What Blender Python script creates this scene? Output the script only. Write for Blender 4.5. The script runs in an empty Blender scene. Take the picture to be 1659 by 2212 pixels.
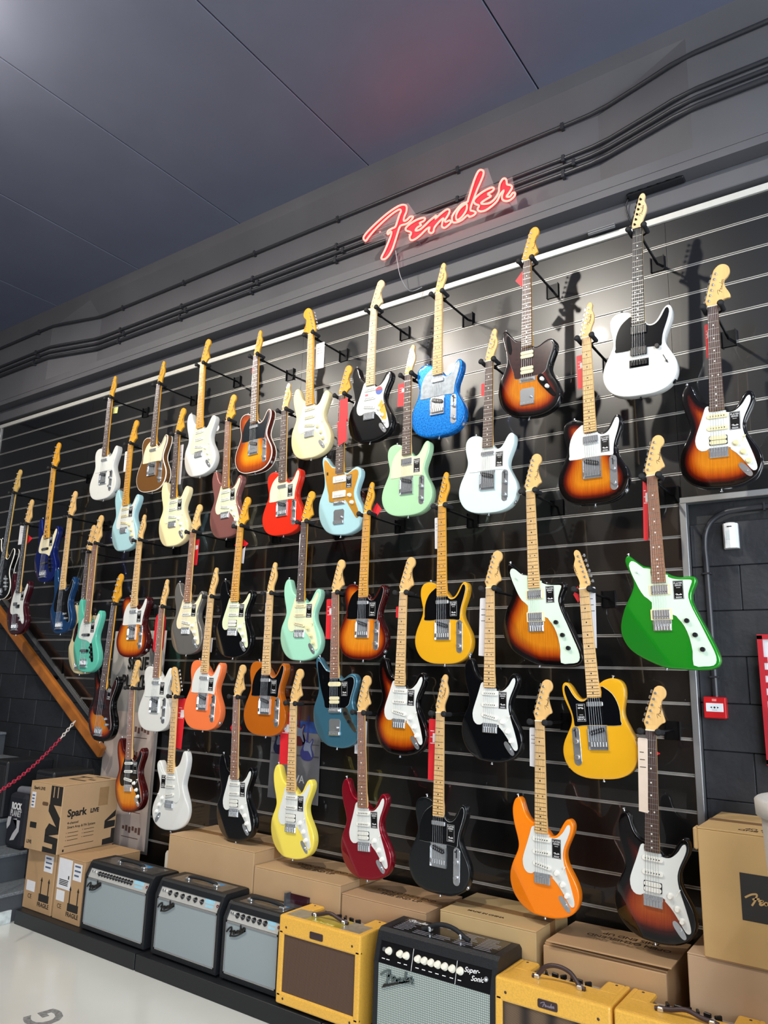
import bpy, bmesh, math, random
import numpy as np
from mathutils import Vector, Matrix, geometry

random.seed(7)
scene = bpy.context.scene
COL = scene.collection
PI = math.pi

# ------------------------------------------------------------------ camera
cam_data = bpy.data.cameras.new('camera')
cam = bpy.data.objects.new('camera', cam_data)
COL.objects.link(cam)
YAW, PITCH, ROLL = math.radians(35.2176), math.radians(12.5304), math.radians(1.6654)
fw = Vector((-math.sin(YAW) * math.cos(PITCH), math.cos(YAW) * math.cos(PITCH), math.sin(PITCH)))
rt = fw.cross(Vector((0, 0, 1))).normalized()
up = rt.cross(fw)
r2 = rt * math.cos(ROLL) + up * math.sin(ROLL)
u2 = up * math.cos(ROLL) - rt * math.sin(ROLL)
M = Matrix((r2, u2, -fw)).transposed().to_4x4()
M.translation = Vector((0, -3.539, 1.58))
cam.matrix_world = M
cam_data.sensor_fit = 'VERTICAL'
cam_data.sensor_height = 36.0
cam_data.lens = 36.0 * 1600.08 / 2212.0
cam_data.clip_start = 0.05
scene.camera = cam

# ------------------------------------------------------------------ world, lights, exposure
world = bpy.data.worlds.new('world')
scene.world = world
world.use_nodes = True
bg = world.node_tree.nodes['Background']
bg.inputs['Color'].default_value = (0.55, 0.62, 0.75, 1)
bg.inputs['Strength'].default_value = 0.25
scene.view_settings.view_transform = 'Standard'
scene.view_settings.look = 'None'
scene.view_settings.exposure = 0.0
scene.view_settings.gamma = 1.0
scene.view_settings.use_curve_mapping = False


def spot(loc, target, watts, col, size=95, blend=0.6, radius=0.05):
    d = bpy.data.lights.new('track_and_fill_spot', 'SPOT')
    d.energy = watts
    d.color = col
    d.spot_size = math.radians(size)
    d.spot_blend = blend
    d.shadow_soft_size = radius
    o = bpy.data.objects.new('track_and_fill_spot', d)
    COL.objects.link(o)
    o.location = loc
    o.rotation_euler = (Vector(target) - Vector(loc)).to_track_quat('-Z', 'Y').to_euler()
    return o


def area(name, loc, target, watts, col, sx, sy):
    d = bpy.data.lights.new(name, 'AREA')
    d.shape = 'RECTANGLE'
    d.size = sx
    d.size_y = sy
    d.energy = watts
    d.color = col
    o = bpy.data.objects.new(name, d)
    COL.objects.link(o)
    o.location = loc
    o.rotation_euler = (Vector(target) - Vector(loc)).to_track_quat('-Z', 'Y').to_euler()
    return o


WARM = (1.0, 0.93, 0.82)
COOL = (0.72, 0.84, 1.0)
for lx, w, c in ((-2.05, 270, WARM), (-3.6, 140, WARM), (-5.3, 230, WARM), (-7.2, 50, WARM), (0.9, 120, COOL)):
    spot((lx, -2.75, 4.72), (lx + 0.25, 0.0, 2.2), w, c)
lp = bpy.data.lights.new('pendant_bulb', 'POINT')
lp.energy = 110
lp.color = (1.0, 0.88, 0.72)
lp.shadow_soft_size = 0.08
lpo = bpy.data.objects.new('pendant_bulb', lp)
COL.objects.link(lpo)
lpo.location = (-3.7, -2.75, 4.62)
# daylight through the shop front on the right, then unseen fill lights added behind the camera
area('daylight_and_fill', (5.2, -3.6, 1.9), (-3.0, -0.8, 1.2), 260, (0.80, 0.90, 1.0), 4.0, 3.0)
area('daylight_and_fill', (3.6, -8.3, 2.2), (-2.4, 0.0, 1.4), 620, (0.90, 0.95, 1.0), 4.5, 3.2)  # added fill behind the camera, brightens the guitars from the front
area('ceiling_fill_light', (2.6, -5.6, 4.8), (2.0, -4.0, 0.0), 150, (0.96, 0.98, 1.0), 2.4, 1.2)  # unseen overhead fill, added for general brightness
spot((-2.4, -7.2, 4.7), (-2.4, -9.0, 2.6), 260, (1.0, 0.86, 0.7), 110)  # added wash on the far wall so the glossy slats reflect its taupe


# ------------------------------------------------------------------ materials
def lin(h):
    c = [int(h[i:i + 2], 16) / 255 for i in (0, 2, 4)]
    return tuple((x / 12.92 if x <= 0.04045 else ((x + 0.055) / 1.055) ** 2.4) for x in c) + (1.0,)


MATS = {}


def mat(name, col, rough=0.5, metal=0.0, coat=0.0, noise=0.06, nscale=30.0, spec=0.5, bump=0.0, bscale=80.0,
        coat_rough=0.04, emis=None, estr=0.0, stretch=None):
    if name in MATS:
        return MATS[name]
    m = bpy.data.materials.new(name)
    m.use_nodes = True
    nt = m.node_tree
    b = nt.nodes['Principled BSDF']
    c = lin(col) if isinstance(col, str) else tuple(col) + (1.0,)
    b.inputs['Base Color'].default_value = c
    b.inputs['Roughness'].default_value = rough
    b.inputs['Metallic'].default_value = metal
    b.inputs['Coat Weight'].default_value = coat
    b.inputs['Coat Roughness'].default_value = coat_rough
    b.inputs['Specular IOR Level'].default_value = spec
    if emis:
        b.inputs['Emission Color'].default_value = tuple(emis) + (1.0,)
        b.inputs['Emission Strength'].default_value = estr
    tc = nt.nodes.new('ShaderNodeTexCoord')
    src = tc.outputs['Object']
    if stretch:
        mp = nt.nodes.new('ShaderNodeMapping')
        mp.inputs['Scale'].default_value = stretch
        nt.links.new(src, mp.inputs['Vector'])
        src = mp.outputs['Vector']
    if noise:
        n = nt.nodes.new('ShaderNodeTexNoise')
        n.inputs['Scale'].default_value = nscale
        n.inputs['Detail'].default_value = 4
        nt.links.new(src, n.inputs['Vector'])
        r = nt.nodes.new('ShaderNodeValToRGB')
        r.color_ramp.elements[0].position = 0.3
        r.color_ramp.elements[1].position = 0.7
        r.color_ramp.elements[0].color = tuple(x * (1 - noise) for x in c[:3]) + (1,)
        r.color_ramp.elements[1].color = tuple(min(1, x * (1 + noise)) for x in c[:3]) + (1,)
        nt.links.new(n.outputs['Fac'], r.inputs['Fac'])
        nt.links.new(r.outputs['Color'], b.inputs['Base Color'])
    if bump:
        n2 = nt.nodes.new('ShaderNodeTexNoise')
        n2.inputs['Scale'].default_value = bscale
        n2.inputs['Detail'].default_value = 5
        nt.links.new(src, n2.inputs['Vector'])
        bp = nt.nodes.new('ShaderNodeBump')
        bp.inputs['Strength'].default_value = bump
        bp.inputs['Distance'].default_value = 0.004
        nt.links.new(n2.outputs['Fac'], bp.inputs['Height'])
        nt.links.new(bp.outputs['Normal'], b.inputs['Normal'])
    MATS[name] = m
    return m


def burst(name, stops, grain=0.10):
    """colour follows the distance from the body's edge (attribute 'edge'), like a sprayed burst finish"""
    m = bpy.data.materials.new(name)
    m.use_nodes = True
    nt = m.node_tree
    b = nt.nodes['Principled BSDF']
    at = nt.nodes.new('ShaderNodeAttribute')
    at.attribute_name = 'edge'
    n = nt.nodes.new('ShaderNodeTexNoise')
    tc = nt.nodes.new('ShaderNodeTexCoord')
    mp = nt.nodes.new('ShaderNodeMapping')
    mp.inputs['Scale'].default_value = (60, 20, 3)
    n.inputs['Scale'].default_value = 3.0
    n.inputs['Detail'].default_value = 6
    nt.links.new(tc.outputs['Object'], mp.inputs['Vector'])
    nt.links.new(mp.outputs['Vector'], n.inputs['Vector'])
    mu = nt.nodes.new('ShaderNodeMath')
    mu.operation = 'MULTIPLY'
    mu.inputs[1].default_value = 8.0
    nt.links.new(at.outputs['Fac'], mu.inputs[0])
    r = nt.nodes.new('ShaderNodeValToRGB')
    els = r.color_ramp.elements
    els[0].position, els[0].color = stops[0][0] * 8, lin(stops[0][1])
    els[1].position, els[1].color = stops[-1][0] * 8, lin(stops[-1][1])
    for p, c in stops[1:-1]:
        e = els.new(p * 8)
        e.color = lin(c)
    nt.links.new(mu.outputs[0], r.inputs['Fac'])
    mx = nt.nodes.new('ShaderNodeMix')
    mx.data_type = 'RGBA'
    mx.blend_type = 'MULTIPLY'
    mx.inputs['Factor'].default_value = 1.0
    r2_ = nt.nodes.new('ShaderNodeValToRGB')
    r2_.color_ramp.elements[0].position = 0.35
    r2_.color_ramp.elements[1].position = 0.65
    r2_.color_ramp.elements[0].color = (1 - 2 * grain, 1 - 2.4 * grain, 1 - 2.6 * grain, 1)
    r2_.color_ramp.elements[1].color = (1, 1, 1, 1)
    nt.links.new(n.outputs['Fac'], r2_.inputs['Fac'])
    nt.links.new(r.outputs['Color'], mx.inputs['A'])
    nt.links.new(r2_.outputs['Color'], mx.inputs['B'])
    nt.links.new(mx.outputs['Result'], b.inputs['Base Color'])
    b.inputs['Roughness'].default_value = 0.25
    b.inputs['Specular IOR Level'].default_value = 0.12
    b.inputs['Coat Weight'].default_value = 1.0
    b.inputs['Coat Roughness'].default_value = 0.03
    MATS[name] = m
    return m


def gloss(name, col, metal=0.0, rough=0.3, noise=0.02, nscale=8.0):
    return mat(name, col, rough=rough, metal=metal, coat=1.0, noise=noise, nscale=nscale, coat_rough=0.025, spec=0.12)


B3 = burst('three_colour_burst', [(0.0, '060507'), (0.022, '0b0606'), (0.036, '5c1308'), (0.054, 'a8450d'), (0.09, 'cc7c18')])
B3R = burst('red_burst', [(0.0, '060507'), (0.03, '0b0606'), (0.05, '3a0c08'), (0.075, '8a3212'), (0.12, 'a8501c')])
BT = burst('tobacco_burst', [(0.0, '5a1d0e'), (0.015, '8a3a1c'), (0.04, 'a84a18'), (0.06, 'd07014'), (0.09, 'e39a1e')])
BS = burst('sienna_burst', [(0.0, '3c0a0c'), (0.012, '5c150c'), (0.03, 'b04c12'), (0.055, 'd87e1c'), (0.09, 'dc8c24')])
FIN = {
    'white': gloss('olympic_white_gloss', 'd9dad6'), 'cream': gloss('vintage_white_gloss', 'efe0ae'),
    'cream2': gloss('pale_cream_gloss', 'd8cba0'), 'black': gloss('black_gloss', '07080b'),
    'blackm': mat('black_satin', '0d1114', rough=0.28, coat=0.6, noise=0.02), 'brown': gloss('mocha_gloss', '7a532c', metal=0.25),
    'navy': gloss('deep_blue_gloss', '0a1f66', metal=0.4), 'blue': gloss('ocean_blue_gloss', '17416f', metal=0.3),
    'burg': gloss('burgundy_gloss', '3d0a18', metal=0.3), 'teal': gloss('seafoam_teal_gloss', '5cbaa3'),
    'daphne': gloss('daphne_blue_gloss', 'a6cdd4'), 'mist': gloss('rose_mist_gloss', '8c5b56', metal=0.3),
    'red': gloss('fiesta_red_gloss', 'd22d19'), 'surf': gloss('surf_green_gloss', 'aad5aa'),
    'sonic': gloss('sonic_blue_gloss', 'd3e8e6'), 'silver': gloss('silver_grey_gloss', '84817d', metal=0.5),
    'foam': gloss('pale_seafoam_gloss', 'a0d9be'), 'butter': gloss('butterscotch_gloss', 'dca21f', noise=0.05, nscale=5),
    'green': gloss('candy_green_gloss', '1f8f22', metal=0.35), 'peach': gloss('orange_peach_gloss', 'f07a45'),
    'amber': gloss('amber_brown_gloss', 'b05c14', noise=0.08, nscale=6), 'tide': gloss('tidepool_blue_gloss', '44768c', metal=0.45),
    'yellow': gloss('pale_yellow_gloss', 'f0dc5c'), 'candy': gloss('candy_red_gloss', '8e0c22', metal=0.45),
    'orange': gloss('bright_orange_gloss', 'f5820d'), 'B3': B3, 'B3R': B3R, 'BT': BT, 'BS': BS,
}
# blue sparkle: fine metal flake
spk = gloss('blue_sparkle_gloss', '0d6cc0', metal=0.25, noise=0.6, nscale=130.0)
FIN['sparkle'] = spk
GRD = {
    'white': mat('white_guard_plastic', 'dde0dc', rough=0.25, coat=0.4, noise=0.01),
    'mint': mat('mint_guard_plastic', 'dfe6c0', rough=0.25, coat=0.4, noise=0.01),
    'mint2': mat('green_white_guard_plastic', 'd4ead4', rough=0.25, coat=0.4, noise=0.01),
    'cream': mat('cream_guard_plastic', 'ece2bd', rough=0.25, coat=0.4, noise=0.01),
    'black': mat('black_guard_plastic', '08090c', rough=0.2, coat=0.6, spec=0.15, noise=0.01),
    'gold': mat('gold_anodised_guard', 'd59a38', rough=0.3, metal=0.5, noise=0.04),
    'clear': mat('brushed_mirror_guard', '78828c', rough=0.38, metal=0.25, noise=0.25, nscale=40),
    'dark': mat('smoky_mirror_guard', '30353b', rough=0.18, metal=0.6, noise=0.15, nscale=40),
    'tort': mat('tortoise_guard', '2c1012', rough=0.2, coat=0.6, noise=0.6, nscale=45),
}
CHROME = mat('chrome', 'd4d7da', rough=0.17, metal=0.8, noise=0.02)
BLKMET = mat('black_metal', '121316', rough=0.35, metal=0.6, noise=0.05)
MAPLE = mat('pale_maple', 'dcb272', rough=0.45, coat=0.15, spec=0.35, noise=0.10, nscale=6, stretch=(14, 14, 1.2))
MAPLEP = mat('very_pale_maple', 'dfc394', rough=0.45, coat=0.1, spec=0.35, noise=0.06, nscale=6, stretch=(14, 14, 1.2))
AMBER = mat('amber_tinted_maple', 'd89a2a', rough=0.4, coat=0.25, spec=0.35, noise=0.10, nscale=6, stretch=(14, 14, 1.2))
ROSE = mat('rosewood', '4a3229', rough=0.5, noise=0.25, nscale=12, stretch=(12, 12, 1.0))
PAU = mat('pau_ferro', '8a5a3d', rough=0.5, noise=0.18, nscale=12, stretch=(12, 12, 1.0))
EBONY = mat('ebony', '1d1b1b', rough=0.45, noise=0.15, nscale=12, stretch=(12, 12, 1.0))
FRET = mat('fret_nickel', 'b9b6ad', rough=0.3, metal=0.9, noise=0.02)
FRETD = mat('fret_seen_on_maple', '6a4c22', rough=0.4, metal=0.5, noise=0.02)
DOTW = mat('pearl_dot', 'e8e4d8', rough=0.3, noise=0.05)
DOTB = mat('black_dot', '1a1512', rough=0.4, noise=0.05)
BONE = mat('bone_nut', 'efe8d4', rough=0.4, noise=0.03)
STRING = mat('steel_string', 'b8babd', rough=0.3, metal=1.0, noise=0.02)
PUW = mat('white_pickup_cover', 'e9e8df', rough=0.35, noise=0.02)
PUC = mat('cream_pickup_cover', 'e8dcae', rough=0.35, noise=0.02)
PUB = mat('black_pickup', '131316', rough=0.4, noise=0.03)
KNW = mat('white_knob_plastic', 'efeee6', rough=0.3, coat=0.3, noise=0.02)
KNC = mat('cream_knob_plastic', 'e6dba6', rough=0.3, coat=0.3, noise=0.02)
KNB = mat('black_knob_plastic', '15151a', rough=0.35, noise=0.02)
STICK = mat('black_label_film', '0b0b0d', rough=0.3, noise=0.02)
INK_W = mat('white_ink', 'e8e8e8', rough=0.5, noise=0.02)
INK_K = mat('black_ink', '1c1a18', rough=0.7, noise=0.05)
INK_D = mat('dark_brown_ink', '3a2513', rough=0.7, noise=0.05)
RUBBER = mat('black_foam_rubber', '131519', rough=0.75, noise=0.1, bump=0.2)
BIND = mat('white_binding', 'efece0', rough=0.3, coat=0.5, noise=0.02)
RED_TAG = mat('red_tag_card', 'd3202c', rough=0.5, noise=0.04)
WHITE_TAG = mat('white_tag_card', 'dcdde2', rough=0.6, noise=0.03)
BEIGE_TAG = mat('beige_tag_card', 'd9c6b4', rough=0.6, noise=0.04)
YEL_TAG = mat('yellow_green_note', 'cbd28a', rough=0.6, noise=0.03)


# ------------------------------------------------------------------ mesh building
class MB:
    def __init__(self):
        self.v, self.f, self.s = [], [], []

    def add(self, vs, fs, smooth=False):
        o = len(self.v)
        self.v += [tuple(p) for p in vs]
        for f in fs:
            self.f.append(tuple(i + o for i in f))
            self.s.append(smooth)
        return self

    def box(self, x0, x1, y0, y1, z0, z1, bev=0.0, rot=None, seg=1):
        if bev <= 0:
            vs = [(x0, y0, z0), (x1, y0, z0), (x1, y1, z0), (x0, y1, z0), (x0, y0, z1), (x1, y0, z1), (x1, y1, z1), (x0, y1, z1)]
            fs = [(3, 2, 1, 0), (4, 5, 6, 7), (0, 1, 5, 4), (1, 2, 6, 5), (2, 3, 7, 6), (3, 0, 4, 7)]
            sm = False
        else:
            bm = bmesh.new()
            bmesh.ops.create_cube(bm, size=1.0)
            for v in bm.verts:
                v.co = Vector(((x0 + x1) / 2 + v.co.x * (x1 - x0), (y0 + y1) / 2 + v.co.y * (y1 - y0), (z0 + z1) / 2 + v.co.z * (z1 - z0)))
            bmesh.ops.bevel(bm, geom=bm.edges[:], offset=bev, segments=seg, profile=0.5, affect='EDGES')
            bm.verts.index_update()
            vs = [tuple(v.co) for v in bm.verts]
            fs = [tuple(v.index for v in f.verts) for f in bm.faces]
            bm.free()
            sm = False
        if rot is not None:
            vs = [tuple(rot @ Vector(p)) for p in vs]
        return self.add(vs, fs, sm)

    def cyl(self, p0, p1, r0, r1=None, n=12, caps=True):
        r1 = r0 if r1 is None else r1
        a, b = Vector(p0), Vector(p1)
        d = (b - a).normalized()
        t = Vector((0, 0, 1)) if abs(d.z) < 0.9 else Vector((1, 0, 0))
        e1 = d.cross(t).normalized()
        e2 = d.cross(e1)
        vs = []
        for c, r in ((a, r0), (b, r1)):
            for i in range(n):
                g = 2 * PI * i / n
                vs.append(c + e1 * (r * math.cos(g)) + e2 * (r * math.sin(g)))
        self.add(vs, [(i, (i + 1) % n, n + (i + 1) % n, n + i) for i in range(n)], True)
        if caps:
            self.add(vs[:n], [tuple(range(n - 1, -1, -1))])
            self.add(vs[n:], [tuple(range(n))])
        return self

    def lathe(self, prof, c=(0, 0, 0), axis='z', n=20):
        """prof: list of (r, h); axis z or -y"""
        vs = []
        for r, h in prof:
            for i in range(n):
                g = 2 * PI * i / n
                if axis == 'z':
                    vs.append((c[0] + r * math.cos(g), c[1] + r * math.sin(g), c[2] + h))
                else:
                    vs.append((c[0] + r * math.cos(g), c[1] - h, c[2] + r * math.sin(g)))
        fs = []
        for k in range(len(prof) - 1):
            for i in range(n):
                fs.append((k * n + i, k * n + (i + 1) % n, (k + 1) * n + (i + 1) % n, (k + 1) * n + i))
        self.add(vs, fs, True)
        self.add(vs[-n:], [tuple(range(n))])
        self.add(vs[:n], [tuple(range(n - 1, -1, -1))])
        return self

    def tube(self, pts, r, n=8, closed=False):
        P = [Vector(p) for p in pts]
        k = len(P)
        vs = []
        e1 = None
        for i in range(k):
            if closed:
                d = (P[(i + 1) % k] - P[i - 1]).normalized()
            else:
                d = (P[min(i + 1, k - 1)] - P[max(i - 1, 0)]).normalized()
            if e1 is None:
                t = Vector((0, 0, 1)) if abs(d.z) < 0.9 else Vector((0, 1, 0))
                e1 = d.cross(t).normalized()
            else:
                e1 = (e1 - d * e1.dot(d)).normalized()
            e2 = d.cross(e1)
            for j in range(n):
                g = 2 * PI * j / n
                vs.append(P[i] + e1 * (r * math.cos(g)) + e2 * (r * math.sin(g)))
        fs = []
        for i in range(k if closed else k - 1):
            i2 = (i + 1) % k
            for j in range(n):
                fs.append((i * n + j, i * n + (j + 1) % n, i2 * n + (j + 1) % n, i2 * n + j))
        self.add(vs, fs, True)
        if not closed:
            self.add(vs[:n], [tuple(range(n - 1, -1, -1))])
            self.add(vs[-n:], [tuple(range(n))])
        return self

    def prism(self, poly, y0, y1, smooth=False):
        """poly: (x, z) list, extruded from y0 to y1, filled by constrained triangulation"""
        if sum(a[0] * b[1] - b[0] * a[1] for a, b in zip(poly, poly[1:] + poly[:1])) < 0:
            poly = poly[::-1]
        n = len(poly)
        f = [(x, y0, z) for x, z in poly]
        b = [(x, y1, z) for x, z in poly]
        self.add(f + b, [(i, n + i, n + (i + 1) % n, (i + 1) % n) for i in range(n)], smooth)
        tr = tess(poly)
        self.add(f, tr)
        self.add(b, [t[::-1] for t in tr])
        return self

    def prismz(self, poly, z0, z1):
        """poly: (x, y) list counter-clockwise, extruded upward"""
        n = len(poly)
        lo = [(x, y, z0) for x, y in poly]
        hi = [(x, y, z1) for x, y in poly]
        self.add(lo + hi, [(i, (i + 1) % n, n + (i + 1) % n, n + i) for i in range(n)])
        self.add(hi, [tuple(range(n))])
        self.add(lo, [tuple(range(n - 1, -1, -1))])
        return self

    def prismx(self, poly, x0, x1):
        """poly: (y, z) list, extruded along x"""
        n = len(poly)
        a = [(x0, y, z) for y, z in poly]
        b = [(x1, y, z) for y, z in poly]
        self.add(a + b, [(i, (i + 1) % n, n + (i + 1) % n, n + i) for i in range(n)])
        self.add(b, [tuple(range(n))])
        self.add(a, [tuple(range(n - 1, -1, -1))])
        return self

    def mirror(self):
        self.v = [(-x, y, z) for x, y, z in self.v]
        self.f = [f[::-1] for f in self.f]
        return self

    def mesh(self, name='mesh'):
        me = bpy.data.meshes.new(name)
        me.from_pydata(self.v, [], self.f)
        me.polygons.foreach_set('use_smooth', self.s)
        me.update()
        return me


def tess(poly):
    """triangles (index triples) filling a simple polygon"""
    t = geometry.tessellate_polygon([[Vector((x, z, 0)) for x, z in poly]])
    out = []
    for a, b, c in t:
        A, B, C = poly[a], poly[b], poly[c]
        if (B[0] - A[0]) * (C[1] - A[1]) - (C[0] - A[0]) * (B[1] - A[1]) < 0:
            a, c = c, a
        out.append((a, b, c))
    return out


def spline(ctrl, per=5, closed=True):
    n = len(ctrl)
    out = []
    rng = range(n) if closed else range(n - 1)
    for i in rng:
        if closed:
            p0, p1, p2, p3 = ctrl[i - 1], ctrl[i], ctrl[(i + 1) % n], ctrl[(i + 2) % n]
        else:
            p0, p1, p2, p3 = ctrl[max(i - 1, 0)], ctrl[i], ctrl[i + 1], ctrl[min(i + 2, n - 1)]
        for k in range(per):
            t = k / per
            out.append(tuple(0.5 * (2 * b + (c - a) * t + (2 * a - 5 * b + 4 * c - d) * t * t + (3 * b - a - 3 * c + d) * t ** 3)
                             for a, b, c, d in zip(p0, p1, p2, p3)))
    if not closed:
        out.append(tuple(ctrl[-1]))
    return out


def ob(name, me, m=None, parent=None, loc=(0, 0, 0), rot=(0, 0, 0), kind=None, sc=None):
    o = bpy.data.objects.new(name, me)
    COL.objects.link(o)
    if me is not None and m is not None:
        if len(me.materials) == 0:
            me.materials.append(m)
        if me.materials[0] is not m:
            o.material_slots[0].link = 'OBJECT'
            o.material_slots[0].material = m
    o.location = loc
    o.rotation_euler = rot
    if sc:
        o.scale = sc
    if parent is not None:
        o.parent = parent
    if kind:
        o['kind'] = kind
    return o


def thing(name, label, cat, loc=(0, 0, 0), rot=(0, 0, 0), group=None, me=None, m=None):
    o = ob(name, me, m, None, loc, rot)
    o['label'] = label
    o['category'] = cat
    if group:
        o['group'] = group
    return o


TXT = {}


def text_mesh(s, size, bold=0.0, align='CENTER', wide=1.0, shear=0.0):
    k = (s, size, bold, align, wide, shear)
    if k in TXT:
        return TXT[k]
    cu = bpy.data.curves.new('lettering', 'FONT')
    cu.body = s
    cu.size = size
    cu.offset = bold
    cu.align_x = align
    cu.align_y = 'CENTER'
    cu.shear = shear
    cu.extrude = 0.0003
    cu.resolution_u = 3
    tmp = bpy.data.objects.new('lettering_tmp', cu)
    me = bpy.data.meshes.new_from_object(tmp)
    for v in me.vertices:
        v.co.x *= wide
    bpy.data.objects.remove(tmp)
    bpy.data.curves.remove(cu)
    me.materials.clear()
    TXT[k] = me
    return me


LOGO = [[(0.0, 0.176), (0.144, 0.266), (0.251, 0.298), (0.29, 0.294), (0.288, 0.252), (0.265, 0.204), (0.233, 0.124), (0.153, 0.0)],
        [(0.18, 0.153), (0.224, 0.175), (0.284, 0.183), (0.351, 0.198)],
        [(0.315, 0.13), (0.374, 0.158), (0.432, 0.158), (0.389, 0.132)],
        [(0.389, 0.132), (0.348, 0.077), (0.376, 0.053), (0.448, 0.094), (0.511, 0.139), (0.483, 0.057), (0.533, 0.107), (0.591, 0.154), (0.565, 0.069), (0.608, 0.075)],
        [(0.714, 0.151), (0.657, 0.129), (0.633, 0.078), (0.678, 0.068), (0.721, 0.125)],
        [(0.8, 0.319), (0.757, 0.198), (0.728, 0.103), (0.734, 0.074), (0.761, 0.072)],
        [(0.764, 0.146), (0.823, 0.176), (0.875, 0.182), (0.833, 0.149)],
        [(0.833, 0.149), (0.79, 0.113), (0.794, 0.085), (0.836, 0.079), (0.9, 0.123), (0.939, 0.209), (0.954, 0.18), (0.976, 0.152), (0.944, 0.106), (0.956, 0.085), (1.0, 0.097)]]


def logo_mb(width, stroke, thick, shear=0.0, tail=False, mb=None, ox=0.0, oz=0.0):
    """the script logo as raised ribbons in the x-z plane, front at -thick"""
    mb = mb or MB()
    strokes = list(LOGO)
    if tail:
        strokes = strokes + [[(0.2, 0.02), (0.45, -0.02), (0.75, 0.03), (1.0, 0.10)]]
    for st in strokes:
        pts = spline(st, 3, closed=False)
        L, R = [], []
        for i, p in enumerate(pts):
            a, b = pts[max(i - 1, 0)], pts[min(i + 1, len(pts) - 1)]
            d = Vector((b[0] - a[0], b[1] - a[1])).normalized()
            nx, nz = -d.y, d.x
            x, z = p[0] + shear * p[1], p[1]
            L.append((ox + x * width + nx * stroke / 2, oz + z * width + nz * stroke / 2))
            R.append((ox + x * width - nx * stroke / 2, oz + z * width - nz * stroke / 2))
        n = len(pts)
        vs = [(x, -thick, z) for x, z in L] + [(x, -thick, z) for x, z in R] + [(x, 0, z) for x, z in L] + [(x, 0, z) for x, z in R]
        fs = []
        for i in range(n - 1):
            fs += [(n + i, n + i + 1, i + 1, i), (i, i + 1, 2 * n + i + 1, 2 * n + i), (3 * n + i, 3 * n + i + 1, n + i + 1, n + i)]
        mb.add(vs, fs)
    return mb


# ------------------------------------------------------------------ room shell
WALLGREY = mat('charcoal_paint', '4a4b50', rough=0.55, noise=0.06, nscale=4, bump=0.08, bscale=25)
CEILP = mat('ceiling_slate_paint', '6a7084', rough=0.5, noise=0.05, nscale=3, bump=0.03, bscale=15)
BLOCKP = mat('black_block_paint', '26282d', rough=0.45, noise=0.18, nscale=9, bump=0.5, bscale=30)
MORTAR = mat('black_mortar_paint', '222428', rough=0.6, noise=0.2, nscale=20, bump=0.4, bscale=60)
ALU = mat('brushed_aluminium', 'bcbab6', rough=0.42, metal=0.65, noise=0.06, nscale=10, stretch=(1, 20, 20))
ALUTRIM = mat('aluminium_trim', 'b7b9bb', rough=0.38, metal=0.85, noise=0.05, nscale=6)
SLAT = mat('gloss_black_slat_board', '060709', rough=0.33, noise=0.05, nscale=3, spec=0.68, coat=1.0, coat_rough=0.02)
FLOORM = mat('pale_grey_epoxy_floor', 'd0d3d0', rough=0.22, noise=0.06, nscale=1.2, coat=0.3, coat_rough=0.1)
TAUPE = mat('taupe_shop_wall', '8a7460', rough=0.7, noise=0.05, nscale=2)
DARKSHOP = mat('dark_shop_fittings', '17161a', rough=0.6, noise=0.1, nscale=2)
LINTEL = mat('charcoal_concrete', '55555a', rough=0.6, noise=0.08, nscale=3, bump=0.1, bscale=30)

CZ = 4.88


def struct(name, mb, m, parent=None):
    o = ob(name, mb.mesh(name), m, parent)
    if parent is None:
        o['kind'] = 'structure'
    return o


fl = struct('floor', MB().box(-10, 6.5, -9.2, 0.3, -0.1, 0.0), FLOORM)
ceil = struct('ceiling', MB().box(-10, 6.5, -9.2, 0.3, CZ + 0.03, CZ + 0.1), mat('ceiling_joint_black', '101116', rough=0.8, noise=0.1))
pm = MB().box(-0.596, 0.596, -8.9, -0.10, CZ, CZ + 0.03, bev=0.003).mesh('ceiling_panel')
for i in range(13):
    ob('panel', pm, CEILP, ceil, loc=(-1.415 + 0.6 - 1.2 * (7 - i), 0, 0))
# flecks where the ceiling paint has chipped
for (x, y, r) in ((-2.75, -2.12, 0.024), (-3.0, -2.03, 0.016), (-3.15, -2.07, 0.01), (-2.45, -2.0, 0.008)):
    ob('paint_chip', MB().lathe([(r * 0.6, 0.002), (r, 0.0)], (x, y, CZ - 0.002), n=7).mesh('paint_chip'), mat('bare_plaster', 'd8d5c4', rough=0.8, noise=0.1), ceil)

# masonry wall behind everything (with blocks below the stair rail and right of the slat panels)
wb = struct('wall_back', MB().box(-10, 6.5, 0.055, 0.3, 0, CZ), MORTAR)
HBLK = {}


def block(x0, x1, z0, z1):
    k = (round(x1 - x0, 3), round(z1 - z0, 3))
    if k not in HBLK:
        w, h = k
        HBLK[k] = MB().box(-w / 2, w / 2, 0.03, 0.056, -h / 2, h / 2, bev=0.003).mesh('block')
    ob('block', HBLK[k], BLOCKP, wb, loc=((x0 + x1) / 2, random.uniform(-0.0015, 0.001), (z0 + z1) / 2))


for r in range(12):
    z0 = 0.11 + 0.2 * r - 0.2
    z0, z1 = max(0.0, z0), min(z0 + 0.1975, 2.40)
    off = -0.78 + (0.0 if r % 2 else -0.2)
    x = off
    while x < 1.9:
        a, b = max(x, -0.779), x + 0.3975
        if b - a > 0.06:
            block(a, b, z0, z1)
        x += 0.4
for r in range(13):
    z0 = 0.11 + 0.2 * r - 0.2
    zm = z0 + 0.1
    xr = -4.86 if zm < 1.05 else min(-4.86, -5.212 - (zm - 1.262) / 0.6355 + 0.15)
    z0, z1 = max(0.0, z0), z0 + 0.1975
    x = -8.4 + (0.2 if r % 2 else 0)
    while x < xr:
        block(x, x + 0.3975, z0, z1)
        x += 0.4
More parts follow.
